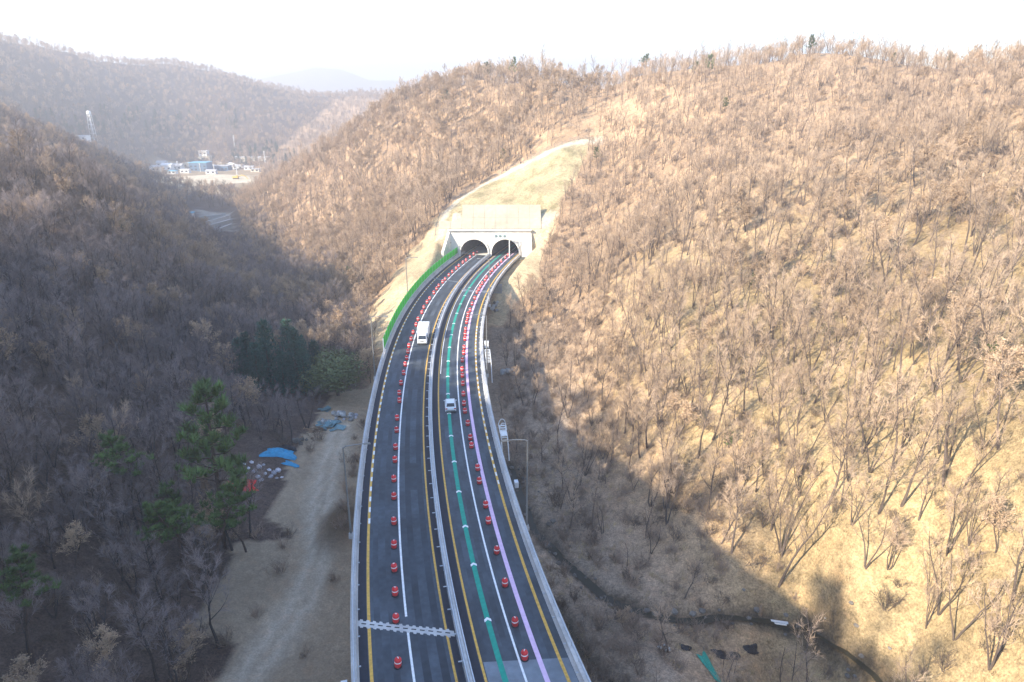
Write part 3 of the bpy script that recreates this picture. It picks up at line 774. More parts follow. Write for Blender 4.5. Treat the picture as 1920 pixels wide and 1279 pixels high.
# fence along the concrete channel that climbs the left edge of the cut
fp0 = np.array([CHANNEL[0][0], CHANNEL[0][1], gz1(*CHANNEL[0])])
fe = thing('slope_fence', 'low wire fence climbing the hill along the left edge of the grassed cut', 'fence', fp0)
Q = []
for a, b in zip(CHANNEL[:-1], CHANNEL[1:]):
    n = max(1, int(np.hypot(*(b - a)) / 2.6)); Q += [a + (b - a) * k / n + np.array([-1.6, .9]) for k in range(n)]
Q = [np.array([q[0], q[1], gz1(q[0], q[1])]) for q in Q]
mb = MB(); mb.box((0, 0, .65), (.12, .12, 1.5)); pm = mb.mesh('post', M['lamp_steel'])
for q in Q: obj('post', pm, fe, q - fp0)
for h in (.5, .9, 1.3):
    mb = MB(); mb.tube([tuple(q + [0, 0, h] - fp0) for q in Q], .035, 4); mb.build('wire', M['lamp_steel'], fe)
# ---------------------------------------------------------------- street lamps
LAMP = {}
def lamp(s, side, label):
    off = -10.45 if side < 0 else 10.25
    p = road(s, off, -.3)
    t = thing('street_lamp', label, 'street lamp', p, road_rz(s) + (0 if side < 0 else math.pi), 'street lamps standing outside the bridge parapets')
    if not LAMP:
        mb = MB(); mb.tube([(0, 0, 0), (0, 0, 6), (0, 0, 11.6)], [.13, .105, .085], 8); LAMP['pole'] = mb.mesh('pole', M['lamp_steel'])
        mb = MB(); mb.tube([(0, 0, 11.5), (.3, 0, 11.72), (1.2, 0, 11.82), (2.3, 0, 11.86)], [.075, .07, .06, .055], 6); LAMP['arm'] = mb.mesh('arm', M['lamp_steel'])
        mb = MB(); mb.box((2.65, 0, 11.86), (.80, .30, .14), taper=.8); LAMP['lamp_head'] = mb.mesh('lamp_head', M['lamp_steel'])
        mb = MB(); mb.box((.12, 0, -.1), (.75, .60, .45)); mb.box((0, 0, .2), (.42, .42, .22)); LAMP['base_bracket'] = mb.mesh('base_bracket', M['concrete'])
        mb = MB(); mb.box((2.66, 0, 11.785), (.55, .22, .03)); LAMP['lens'] = mb.mesh('lens', M['lamp_lens'])
    for k in ('pole', 'arm', 'base_bracket'): obj(k, LAMP[k], t)
    h = obj('lamp_head', LAMP['lamp_head'], t); obj('lens', LAMP['lens'], h)
for s, lab in ((-68, 'nearest tall street lamp outside the left parapet beside the dirt yard'), (-20.5, 'street lamp left of the road at the near end of the green barrier'), (27, 'far street lamp behind the green noise barrier on the left')): lamp(s, -1, lab)
for s, lab in ((-70.5, 'nearest tall street lamp outside the right parapet above the creek'), (-20.5, 'street lamp right of the road beside the white ladder frames'), (27, 'far street lamp right of the road close to the tunnel end')): lamp(s, 1, lab)

# ---------------------------------------------------------------- red drums
DR = {}
def drum_mesh():
    mb = MB(); mb.lathe([(.30, .06), (.33, .10), (.33, .22), (.36, .36), (.385, .40), (.385, .46), (.36, .50), (.36, .72), (.375, .76), (.36, .86), (.30, .97), (.17, 1.03), (.05, 1.05)], 16); DR['drum_body'] = mb.mesh('drum_body', M['red_plastic'], smooth=True)
    mb = MB(); mb.lathe([(.366, .57), (.372, .58), (.372, .68), (.366, .69)], 16); DR['reflective_band'] = mb.mesh('reflective_band', M['reflect'])
    mb = MB(); mb.lathe([(.44, 0), (.44, .06), (.36, .09)], 16); DR['base_ring'] = mb.mesh('base_ring', M['rubber'])
    mb = MB(); mb.box((0, 0, 1.085), (.22, .07, .10)); DR['handle'] = mb.mesh('handle', M['reflect'])
drum_mesh()
ORD = 'first second third fourth fifth sixth seventh eighth ninth tenth eleventh twelfth thirteenth fourteenth fifteenth sixteenth seventeenth eighteenth nineteenth twentieth'.split()
def ordn(n):
    if n <= 20: return ORD[n - 1]
    tens = {2: 'twenty', 3: 'thirty', 4: 'forty', 5: 'fifty'}[n // 10]
    return tens.replace('ty', 'tieth') if n % 10 == 0 else tens + '-' + ORD[n % 10 - 1]
rd = random.Random(11)
LD = [(746, 1247), (742, 1163), (741, 1113), (740, 1068), (739, 1024), (739, 980), (739, 933), (739, 900), (741, 864), (742, 840), (744, 808), (745, 785), (749, 752), (749, 738), (752, 719), (757, 700), (760, 684), (763, 672), (765, 660), (767, 649), (771, 636)]
RD = [(984, 1233), (966, 1170), (947, 1096), (931, 1035), (916, 979), (911, 949), (899, 904), (896, 879), (884, 837), (882, 822), (877, 795), (872, 772), (870, 758), (869, 740), (868, 720), (867, 705), (867, 693), (867, 676)]
def drums(pts, off, side, group):
    sl = []
    for a, b in pts:
        p = at_z(a, b + 3, 0); s, o = to_road(p[0], p[1]); sl.append((float(s), float(o)))
    s = sl[-1][0] + 4.2
    while s < 88:
        sl.append((s, off + rd.uniform(-.12, .12))); s += rd.choice((3.2, 4.0, 4.6, 5.4))
    for k, (s, o) in enumerate(sl):
        o = max(min(o, off + .75), off - .8)
        t = thing('traffic_drum', f'red drum with white band, {ordn(k + 1)} from the near end of the {side} row', 'traffic drum', road(s, o, .0), rd.uniform(0, 6), group); t.scale = (.88, .88, .92); t.rotation_euler[0] = rd.gauss(0, .035); t.rotation_euler[1] = rd.gauss(0, .035)
        for n_ in ('drum_body', 'reflective_band', 'base_ring'): obj(n_, DR[n_], t)
        obj('handle', DR['handle'], t)
drums(LD, -5.35, 'left', 'red drums along the left carriageway')
drums(RD, 5.95, 'right', 'red drums along the right carriageway')

# ---------------------------------------------------------------- vehicles
def loft_box(mb, secs, mi=0):
    """sections: (y, half width bottom, half width top, z bottom, z top) -> closed body with soft shoulders"""
    rows = []
    for y, wb, wt, z0, z1 in secs:
        h = z1 - z0
        rows.append([(-wb, y, z0), (-wb * 1.0, y, z0 + h * .55), (-wt, y, z0 + h * .93), (-wt * .86, y, z1), (wt * .86, y, z1), (wt, y, z0 + h * .93), (wb, y, z0 + h * .55), (wb, y, z0)])
    n = 8; vs = [v for r in rows for v in r]; fs = []
    for i in range(len(rows) - 1):
        for k in range(n): fs.append((i * n + k, (i + 1) * n + k, (i + 1) * n + (k + 1) % n, i * n + (k + 1) % n))
    fs += [tuple(range(n)), tuple((len(rows) - 1) * n + k for k in range(n))[::-1]]
    mb._add(vs, fs, mi)
def wheels(t, spots, r, w):
    mb = MB(); prof = [(r * .55, -w / 2), (r * .92, -w / 2), (r, -w / 2 + .04), (r, w / 2 - .04), (r * .92, w / 2), (r * .55, w / 2)]
    mb.lathe(prof, 18); ty = mb.mesh('tyre', M['rubber'])
    mb = MB(); mb.lathe([(r * .56, -w / 2 + .03), (r * .56, w / 2 - .02), (r * .2, w / 2 + .01)], 14); ri = mb.mesh('rim', M['steel'])
    for x, y in spots:
        o = obj('wheel', None, t, (x, y, r), (0, math.pi / 2 if x > 0 else -math.pi / 2, 0)); obj('tyre', ty, o); obj('rim', ri, o)
# white box van coming towards the camera (front = -Y locally)
tp = road(-2.2, -2.75)
t = thing('box_truck', 'white box lorry driving towards the camera on the left carriageway', 'truck', tp, road_rz(-2.2), None)
mb = MB(); mb.box((0, 2.0, 2.05), (2.25, 4.3, 2.3)); bmb = mb.build('cargo_box', M['white_paint'], t)
mb = MB(); mb.box((0, -.16, 2.05), (2.30, .06, 2.34)); mb.box((0, 4.16, 2.05), (2.30, .06, 2.34)); mb.build('box_edge_frame', M['steel'], t)
mb = MB(); mb.box((0, 1.3, .72), (.9, 5.6, .25)); mb.build('chassis', M['rubber'], t)
mb = MB(); loft_box(mb, [(-2.05, .90, .84, .45, 1.15), (-1.98, .96, .90, .38, 1.25), (-1.62, .98, .86, .38, 2.05), (-1.3, .98, .86, .40, 2.2), (-.32, .98, .88, .45, 2.22)]); mb.build('cab', M['white_paint'], t)
mb = MB(); mb._add([(-.82, -2.0, 1.28), (.82, -2.0, 1.28), (.76, -1.66, 2.02), (-.76, -1.66, 2.02), (-.82, -1.9, 1.28), (.82, -1.9, 1.28), (.76, -1.55, 2.02), (-.76, -1.55, 2.02)], [(0, 1, 2, 3), (7, 6, 5, 4), (0, 4, 5, 1), (3, 2, 6, 7), (1, 5, 6, 2), (0, 3, 7, 4)]); mb.build('windscreen', M['glass'], t)
for sx in (-1, 1):
    mb = MB(); mb.box((sx * .965, -.95, 1.62), (.05, .72, .48)); mb.build('side_window', M['glass'], t)
    mb = MB(); mb.box((sx * .68, -2.06, .78), (.32, .07, .20)); mb.build('headlight', M['lamp_lens'], t)
    mb = MB(); mb.box((sx * 1.12, -1.72, 1.6), (.18, .10, .34)); mb.build('mirror', M['rubber'], t)
mb = MB(); mb.box((0, -2.09, .48), (1.8, .12, .22)); mb.build('bumper', M['lamp_steel'], t)
mb = MB(); mb.box((0, -2.07, .92), (.8, .05, .14)); mb.build('grille', M['rubber'], t)
wheels(t, [(-.85, -1.25), (.85, -1.25), (-.85, 2.7), (.85, 2.7)], .38, .26)
# silver hatchback driving away
cp_ = road(-35.2, 3.25)
t = thing('car', 'pale silver car driving away on the green guide line', 'car', cp_, road_rz(-35.2))
mb = MB(); loft_box(mb, [(-2.1, .78, .72, .38, .86), (-2.0, .88, .82, .28, .98), (-1.2, .91, .84, .24, 1.0), (.9, .91, .84, .24, .98), (1.75, .88, .78, .26, .86), (2.15, .78, .62, .34, .68)]); mb.build('body', M['silver_paint'], t)
mb = MB(); loft_box(mb, [(-1.78, .74, .60, .95, 1.04), (-1.30, .78, .64, .95, 1.44), (-.6, .79, .66, .95, 1.52), (.25, .78, .64, .95, 1.46), (1.1, .72, .56, .92, 1.0)]); mb.build('cabin', M['silver_paint'], t)
def pane(name, a, th=.03, nrm=(0, -1, .5)):
    nn = Vector(nrm).normalized() * th; mb = MB(); b = [tuple(Vector(p) + nn) for p in a]
    mb._add(list(a) + b, [(3, 2, 1, 0), (4, 5, 6, 7), (0, 1, 5, 4), (1, 2, 6, 5), (2, 3, 7, 6), (3, 0, 4, 7)]); return mb.build(name, M['glass'], t)
pane('rear_window', [(-.66, -1.80, 1.02), (.66, -1.80, 1.02), (.56, -1.34, 1.41), (-.56, -1.34, 1.41)], nrm=(0, -1, .9))
pane('windscreen', [(.66, 1.04, 1.02), (-.66, 1.04, 1.02), (-.56, .32, 1.42), (.56, .32, 1.42)], nrm=(0, .7, 1))
for sx in (-1, 1):
    mb = MB(); mb.box((sx * .755, -.35, 1.2), (.05, 1.9, .30)); mb.build('side_window', M['glass'], t)
    mb = MB(); mb.box((sx * .68, -2.08, .78), (.30, .09, .18)); mb.build('tail_light', M['red_light'], t)
    mb = MB(); mb.box((sx * .97, .72, 1.0), (.18, .12, .13)); mb.build('mirror', M['silver_paint'], t)
mb = MB(); mb.box((0, -2.12, .42), (1.5, .12, .20)); mb.build('bumper', M['lamp_steel'], t)
mb = MB(); mb.box((0, -2.12, .72), (.5, .03, .12)); mb.build('number_plate', M['white'], t)
wheels(t, [(-.80, -1.35), (.80, -1.35), (-.80, 1.35), (.80, 1.35)], .32, .22)

# ---------------------------------------------------------------- white access frames outside the right parapet
def ladder(s, off, n, label, pitch=.8, width=.95, zt=.9, hoops=True):
    p = road(s, off, zt); t = thing('access_ladder', label, 'ladder', p, road_rz(s))
    for x in (-width / 2, width / 2):
        mb = MB(); mb.tube([(x, n * pitch * .8, .35), (x, n * pitch * .2, -.2), (x, -n * pitch * .15, -3.2)], .075, 6); mb.build('side_rail', M['white_steel'], t)
    for k in range(n):
        f = k / (n - 1); y = n * pitch * (.8 - .6 * f); z = .35 - .55 * f
        mb = MB(); mb.box((0, y, z + .03), (width, .22, .07)); mb.build('rung', M['white_steel'], t)
    if hoops:
        for k, yy in enumerate((n * pitch * .8, n * pitch * .5)):
            mb = MB(); mb.tube([(width / 2 * math.cos(a) * 1.15, yy, .35 + 1.15 * math.sin(a)) for a in np.linspace(0, math.pi, 9)], .06, 5); mb.build('safety_hoop', M['white_steel'], t)
        mb = MB(); mb.box((0, n * pitch * .35, .12), (width, 1.6, .1)); mb.build('platform', M['white_steel'], t)
    return t
ladder(-49.5, 10.75, 6, 'white hooped ladder and platform fixed outside right parapet by near lamp')
ladder(-18.0, 10.75, 9, 'long white rung ladder fixed outside right parapet beside the second lamp', pitch=1.0, hoops=False)
p = road(-5.5, 10.6, .5); t = thing('cabinet', 'small white equipment box outside right parapet above the long ladder', 'cabinet', p, road_rz(-5))
mb = MB(); mb.box((0, 0, .1), (.9, 1.3, 1.2)); mb.build('case', M['white_steel'], t); mb = MB(); mb.box((0, -.67, .1), (.75, .03, 1.0)); mb.build('door', M['wall_white'], t); mb = MB(); mb.box((-.4, 0, -.75), (.5, .2, .3)); mb.build('bracket', M['lamp_steel'], t)
p = road(-90.5, -10.75, -.1); t = thing('cabinet', 'white box clamped outside the left parapet at bottom of the picture', 'cabinet', p, road_rz(-90))
mb = MB(); mb.box((0, 0, .25), (.55, 1.1, .9)); mb.build('case', M['white_steel'], t); mb = MB(); mb.box((.3, 0, .1), (.4, .15, .15)); mb.build('bracket', M['lamp_steel'], t)
p = road(-61.5, 10.55, .2); t = thing('cabinet', 'small steel junction box outside right parapet just beyond nearest right lamp', 'cabinet', p, road_rz(-61))
mb = MB(); mb.box((0, 0, .2), (.5, .8, .8)); mb.build('case', M['steel'], t); mb = MB(); mb.box((-.3, 0, 0), (.4, .15, .15)); mb.build('bracket', M['lamp_steel'], t)

# ---------------------------------------------------------------- yard clutter
def tarp(name, label, cat, px, py, L, Wd, h, m, rz, seed, group=None):
    c = on_ground(px, py); n = 13; rows = []; r_ = np.random.default_rng(seed)
    for j in range(n):
        row = []
        for i in range(n):
            u, v = i / (n - 1) * 2 - 1, j / (n - 1) * 2 - 1
            k = 1 + .18 * math.sin(3 * math.atan2(v, u) + seed)
            x, y = u * L / 2 * k, v * Wd / 2 * k
            X = c[0] + x * math.cos(rz) - y * math.sin(rz); Y = c[1] + x * math.sin(rz) + y * math.cos(rz)
            hh = h * max(0, 1 - max(abs(u), abs(v)) ** 2.2) * (.7 + .5 * float(vnoise(u * 2.3, v * 2.3, seed)))
            row.append((x, y, gz1(X, Y) - c[2] + .06 + hh + .10 * float(r_.random())))
        rows.append(row)
    mb = MB(); mb.grid(rows)
    o = mb.build(name, m, None, c, (0, 0, rz))
    so_ = o.modifiers.new('thickness', 'SOLIDIFY'); so_.thickness = .04
    return tag(o, label, cat, group)
tarp('tarpaulin', 'large blue tarpaulin spread at the left edge of the dirt yard', 'tarpaulin', 524, 852, 5.0, 2.9, .9, M['blue_tarp'], .1, 3)
tarp('tarpaulin', 'small blue tarpaulin scrap just right of the large blue one', 'tarpaulin', 546, 872, 2.6, 1.2, .4, M['blue_tarp'], -.3, 8)
tarp('tarpaulin', 'black sheet folded behind the large blue tarpaulin', 'tarpaulin', 542, 842, 2.8, 1.1, .5, M['black_sheet'], -.3, 9)
tarp('tarpaulin', 'red tarpaulin heaped beside the big pine trunk', 'tarpaulin', 452, 914, 4.2, 2.6, 1.0, M['red_tarp'], .5, 5)
tarp('mesh_sheet', 'teal green mesh sheet trailing across the brush at bottom right', 'mesh sheet', 1330, 1254, 1.0, 3.4, .3, M['green_net'], .35, 6)
tarp('plastic_sheet', 'long black plastic sheet lying behind the teal mesh', 'plastic sheet', 1362, 1232, 3.0, .9, .4, M['black_sheet'], .1, 7)
tarp('plastic_sheet', 'short black plastic sheet right of the long one near the creek', 'plastic sheet', 1408, 1224, 1.7, .8, .35, M['black_sheet'], .3, 12)
tarp('plastic_sheet', 'dark plastic scrap left of the teal mesh', 'plastic sheet', 1285, 1219, 1.2, .8, .3, M['black_sheet'], -.3, 13)
def sack_mesh(seed):
    r_ = random.Random(seed); mb = MB()
    mb.lathe([(.18, 0), (.42, .06), (.48, .25), (.44, .45), (.25, .58), (.12, .60), (.16, .70)], 9)
    mb.v = [(x * 1.15 + r_.uniform(-.06, .06), y * .85 + r_.uniform(-.06, .06), z + r_.uniform(-.05, .05)) for x, y, z in mb.v]
    return mb.mesh('sack', M['bag'], smooth=True)
sacks = [sack_mesh(i) for i in range(4)]
SP = [(458, 872), (466, 880), (472, 869), (478, 886), (486, 878), (494, 873), (497, 890), (505, 884), (508, 896), (514, 889), (519, 898), (461, 889), (484, 896), (490, 903), (522, 884), (528, 897)]
for k, (a, b) in enumerate(SP):
    c = on_ground(a, b); o = obj('sack', sacks[k % 4], None, (c[0], c[1], c[2] - .04), (0, 0, k * 1.3), (.55 + .11 * (k % 5),) * 3)
    tag(o, 'pale woven sack dumped in the heap between the red and blue tarpaulins', 'sack', 'pale sacks dumped beside the tarpaulins')
def chunk(seed, m, flat_=1.0):
    bm = bmesh.new(); bmesh.ops.create_icosphere(bm, subdivisions=1, radius=.5); r_ = random.Random(seed)
    for v in bm.verts: v.co = Vector((v.co.x * r_.uniform(.7, 1.25), v.co.y * r_.uniform(.7, 1.25), v.co.z * flat_ * r_.uniform(.6, 1.1)))
    me_ = bpy.data.meshes.new('piece'); bm.to_mesh(me_); bm.free(); me_.materials.append(m); return me_
CH = {}
def pile(name, label, cat, px, py, pieces, spread, seed, piece='block', tall=.5):
    c = on_ground(px, py); t = thing(name, label, cat, c); r_ = random.Random(seed)
    for n_, m, sz in pieces:
        for k in range(n_):
            key = (m.name, k % 3, piece)
            if key not in CH:
                if piece in ('plank', 'sheet'):
                    mb = MB(); mb.box((0, 0, 0), (2.4, .22, .08) if piece == 'plank' else (1.8, 1.2, .06)); CH[key] = mb.mesh(piece, m)
                else: CH[key] = chunk(len(CH) + 3, m)
            x, y = r_.gauss(0, spread[0] / 2), r_.gauss(0, spread[1] / 2)
            h = tall * math.exp(-(x / spread[0]) ** 2 * 2 - (y / spread[1]) ** 2 * 2)
            z = gz1(c[0] + x, c[1] + y) - c[2] + .1 + r_.uniform(0, h)
            obj(piece, CH[key], t, (x, y, z), (r_.uniform(-.25, .25), r_.uniform(-.25, .25), r_.uniform(0, 3)), (sz * r_.uniform(.7, 1.3),) * 3)
    return t
pile('rubble_heap', 'white and grey rubble heap at the far end of the dirt yard', 'rubble', 640, 781, [(26, M['rubble'], .9), (8, M['bag'], .8)], (2.6, 1.6), 3, tall=.9)
pile('scrap_heap', 'teal grey scrap sheets heaped right of the timber pile', 'scrap', 622, 802, [(14, M['teal_scrap'], .9)], (2.2, 1.8), 4, 'sheet', .8)
pile('timber_heap', 'brown timber offcuts scattered left of the teal scrap sheets', 'timber', 594, 808, [(16, M['wood'], .8)], (1.9, 1.5), 5, 'plank', .5)
pile('rubble_heap', 'small dark rubble heap just beyond the blue tarpaulin', 'rubble', 562, 828, [(10, M['stone'], .8), (4, M['wood'], .5)], (1.2, .9), 6, tall=.5)
pile('rubble_heap', 'pale broken blocks between the timber and the woodland', 'rubble', 606, 793, [(9, M['rubble'], .7)], (1.2, .8), 7, tall=.4)
pile('scrap_heap', 'flat grey sheets lying near the trees beyond the rubble', 'scrap', 606, 771, [(5, M['teal_scrap'], .8)], (1.8, .5), 8, 'sheet', .3)
pile('rubble_heap', 'pale rubble heap below the hill right of the second right lamp', 'rubble', 950, 700, [(14, M['rubble'], 1.0), (6, M['teal_scrap'], .8)], (2.2, 2.0), 9, tall=.8)
pile('scrap_heap', 'jumbled grey blocks at foot of the right embankment', 'scrap', 927, 580, [(10, M['rubble'], 1.0), (6, M['stone'], 1.0)], (1.6, 3.0), 10, tall=.8)
pile('rubble_heap', 'few pale stones in the brush left of the teal mesh', 'rubble', 1243, 1221, [(5, M['rubble'], .5)], (.5, .5), 12, tall=.3)
# plank lying across the creek, and a broken stump beside it
a, b = on_ground(1412, 1158), on_ground(1476, 1178); mid_ = (a + b) / 2
t = thing('plank', 'pale plank lying slantwise across the creek', 'plank', (mid_[0], mid_[1], mid_[2] + .35), math.atan2(b[1] - a[1], b[0] - a[0]))
ln = float(np.hypot(*(b - a)[:2])); mb = MB(); mb.box((0, 0, 0), (ln, .32, .10)); mb.build('board', M['white_steel'], t); mb = MB(); mb.box((ln * .2, -.3, -.08), (ln * .5, .2, .09)); mb.build('board', M['pale_concrete'], t)
c = on_ground(1424, 1152); t = thing('stump', 'pale broken tree stump on the creek bank behind the plank', 'stump', c); mb = MB(); mb.tube([(0, 0, -.3), (.05, 0, .6), (.15, .1, 1.3)], [.32, .24, .12], 8); mb.build('stem', M['wood'], t)
# stones along the creek
st_me = [chunk(40 + i, M['stone'], .7) for i in range(4)]
r_ = random.Random(5); k = 0
for a, b in zip(CREEK[:-1], CREEK[1:]):
    n = int(np.hypot(*(b - a)) / .9)
    for i in range(n):
        q = a + (b - a) * (i + r_.random()) / n + np.array([r_.gauss(0, 1.0), r_.gauss(0, 1.0)])
        sz = r_.choice((.35, .5, .5, .7, 1.0))
        tag(obj('creek_stone', st_me[k % 4], None, (q[0], q[1], gz1(q[0], q[1]) + .05 + .1 * sz), (0, 0, r_.uniform(0, 6)), (sz, sz, sz)), 'grey brown stone lying in or beside the narrow creek', 'stone', 'stones along the creek'); k += 1

# ---------------------------------------------------------------- the settlement in the far valley
def house(name, label, cat, px, py, w, d, h, wall, roof, flat_roof=True, rz=0.0, wins=3, group=None):
    c = on_ground(px, py); t = thing(name, label, cat, c, rz, group)
    mb = MB(); mb.box((0, d / 2, h / 2 - 1), (w, d, h + 2)); mb.build('wall', wall, t)
    if flat_roof: mb = MB(); mb.box((0, d / 2, h + .25), (w + .8, d + .8, .5)); mb.build('roof', roof, t)
    else:
        mb = MB(); v = [(-w / 2 - .5, -.5, h), (w / 2 + .5, -.5, h), (w / 2 + .5, d + .5, h), (-w / 2 - .5, d + .5, h), (-w / 2 - .5, d / 2, h + d * .3), (w / 2 + .5, d / 2, h + d * .3)]
        mb._add(v, [(0, 1, 5, 4), (2, 3, 4, 5), (0, 4, 3), (1, 2, 5), (3, 2, 1, 0)]); mb.build('roof', roof, t)
    fl = max(1, int(h // 3.6))
    for f in range(fl):
        for k in range(wins):
            mb = MB(); mb.box((-w / 2 + w * (k + .5) / wins, -.04, 1.9 + f * 3.4), (min(2.2, w / wins * .55), .12, 1.5)); mb.build('window', M['glass'], t)
    return t
house('long_building', 'long cream building with flat roof on the rise behind the settlement', 'building', 468, 303, 42, 12, 5, M['wall_cream'], M['wall_white'], wins=8)
house('house', 'small cream block standing at the left end of the long building', 'house', 381, 301, 16, 9, 4.5, M['wall_cream'], M['wall_cream'], wins=3)
house('warehouse', 'blue grey warehouse with light blue roof in the settlement', 'warehouse', 372, 321, 20, 16, 9, M['wall_blue'], M['roof_blue'], wins=4)
house('warehouse', 'low dark blue shed right of the light blue roofed warehouse', 'warehouse', 410, 320, 22, 12, 5, M['wall_blue'], M['roof_grey'], wins=5)
house('house', 'white two storey block with upper box on the long building', 'house', 381, 296, 10, 8, 8, M['wall_white'], M['wall_white'], wins=2)
house('house', 'white gabled house at the left end of the settlement', 'house', 312, 319, 11, 8, 5, M['wall_white'], M['wall_white'], False, wins=2)
house('house', 'low white house left of the gabled white house', 'house', 268, 320, 12, 8, 3.6, M['wall_white'], M['roof_grey'], wins=2)
house('house', 'white gabled hut right of the dark blue shed', 'house', 433, 315, 7, 6, 4, M['wall_white'], M['wall_white'], False, wins=1)
house('house', 'grey roofed house between white gabled house and warehouse', 'house', 332, 318, 10, 8, 4, M['wall_white'], M['roof_grey'], False, wins=2)
house('farmhouse', 'low white building beside the pale tower on the far slope', 'house', 143, 263, 20, 9, 4, M['wall_white'], M['wall_white'], wins=4)
house('shed', 'pale blue shed roof at the top of the terraced plots', 'shed', 351, 408, 5.2, 3.4, 2.2, M['wall_white'], M['roof_blue'], wins=1)
for k, (px, py, w, d, h, wa, ro, fl, lab) in enumerate((
    (292, 321, 9, 7, 4, 'wall_cream', 'roof_grey', False, 'small cream house between the low white house and the gabled one'),
    (322, 327, 8, 6, 3.2, 'wall_white', 'roof_blue', True, 'tiny blue topped shed in front of the white gabled house'),
    (346, 325, 9, 6, 3.5, 'wall_white', 'wall_white', True, 'tiny white store just left of the warehouse'),
    (352, 313, 10, 7, 4.5, 'wall_cream', 'wall_cream', True, 'cream block behind the left corner of the warehouse'),
    (395, 327, 10, 6, 3, 'wall_white', 'roof_grey', False, 'low white shed in front of the dark blue shed'),
    (418, 312, 14, 7, 4, 'wall_cream', 'wall_white', True, 'pale flat roofed block behind the dark blue shed'),
    (446, 317, 12, 6, 3.4, 'wall_white', 'roof_grey', False, 'grey roofed white house right of the gabled hut'),
    (466, 319, 10, 6, 3, 'wall_white', 'roof_grey', False, 'small grey roofed house at the right end of the settlement'),
    (478, 323, 9, 5, 3, 'wall_cream', 'roof_grey', True, 'tiny cream shed beside the two white poles'),
    (302, 312, 10, 7, 4, 'wall_white', 'roof_grey', False, 'white house on the rise behind the gabled one'))):
    house('house', lab, 'house', px, py, w, d, h, M[wa], M[ro], fl, wins=2)
# tower on the far slope
c = on_ground(176, 262); t = thing('tower', 'tall pale lattice tower with round head on the far wooded slope', 'tower', c)
mb = MB()
for k in range(4):
    a = math.pi / 4 + k * math.pi / 2
    mb2 = MB(); mb2.tube([(3.4 * math.cos(a), 3.4 * math.sin(a), -2), (2.0 * math.cos(a), 2.0 * math.sin(a), 26)], .26, 5); mb2.build('leg', M['wall_white'], t)
for z in np.arange(2, 26, 4.5):
    r0 = 3.4 - 1.4 * z / 26; mb2 = MB()
    mb2.tube([(r0 * math.cos(math.pi / 4 + k * math.pi / 2), r0 * math.sin(math.pi / 4 + k * math.pi / 2), z) for k in range(5)], .2, 4); mb2.build('brace_ring', M['wall_white'], t)
mb = MB(); mb.lathe([(.8, 0), (.8, 22)], 10); mb.build('shaft', M['roof_grey'], t)
mb = MB(); mb.lathe([(1.2, 25), (2.2, 26.2), (2.2, 28.2), (1.0, 29.4)], 14); mb.build('head', M['wall_white'], t)
# poles
for px, py, h, lab in ((487, 314, 12, 'white pole left of two by the dark conifers'), (498, 313, 18, 'taller white pole right of two by the dark conifers'), (445, 330, 12, 'white pole above the yellow machine'), (440, 275, 14, 'lone white pole on the wooded rise behind the long building'), (402, 322, 8, 'short white pole before the dark blue shed'), (376, 322, 9, 'short white pole before the blue warehouse'), (334, 318, 9, 'thin white pole by the white gabled house')):
    c = on_ground(px, py); t = thing('utility_pole', lab, 'pole', c); mb = MB(); mb.tube([(0, 0, -1), (0, 0, h)], .42, 6); mb.build('shaft', M['white_steel'], t); mb = MB(); mb.box((0, 0, h - .4), (1.8, .5, .4)); mb.build('cross_arm', M['white_steel'], t)
# yellow machine
c = on_ground(445, 336); t = thing('excavator', 'yellow excavator with folded boom on the pale ground in the far valley', 'excavator', c); t.scale = (.62,) * 3
mb = MB(); mb.box((-2.6, 0, .8), (8, 1.2, 1.6)); mb.build('track', M['rubber'], t); mb = MB(); mb.box((-2.6, 3.4, .8), (8, 1.2, 1.6)); mb.build('track', M['rubber'], t)
mb = MB(); mb.box((-3.2, 1.7, 3.0), (8.5, 4.2, 2.6)); mb.build('body', M['machine_yellow'], t); mb = MB(); mb.box((-.2, .9, 5.0), (2.6, 2, 2.2)); mb.build('cab', M['machine_yellow'], t)
mb = MB(); mb.tube([(1, 2, 3.4), (7, 2, 6.0), (13, 2, 4.2)], [.9, .8, .6], 6); mb.build('boom', M['machine_yellow'], t); mb = MB(); mb.tube([(13, 2, 4.4), (15, 2, .9)], [.7, .5], 6); mb.build('stick', M['machine_yellow'], t); mb = MB(); mb.box((15.2, 2, .7), (2.2, 2, 1.4), taper=.6); mb.build('bucket', M['machine_yellow'], t)
# terrace walls
for k, (x0, y0, x1, y1) in enumerate(((372, 411, 424, 406), (376, 419, 432, 413), (380, 427, 436, 420), (384, 437, 436, 431))):
    a, b = on_ground(x0, y0), on_ground(x1, y1); m_ = (a + b) / 2
    t = thing('terrace_wall', f'pale low terrace wall, {ordn(k + 1)} from the top of the plots', 'terrace wall', m_, math.atan2(b[1] - a[1], b[0] - a[0]), 'terrace walls in the shaded valley')
    ln = float(np.linalg.norm((b - a)[:2])); mb = MB(); mb.box((0, 0, .4), (ln, .5, 2.2)); mb.build('wall', M['rubble'], t); mb = MB(); mb.box((0, 0, 1.58), (ln, .8, .18)); mb.build('coping', M['concrete'], t)
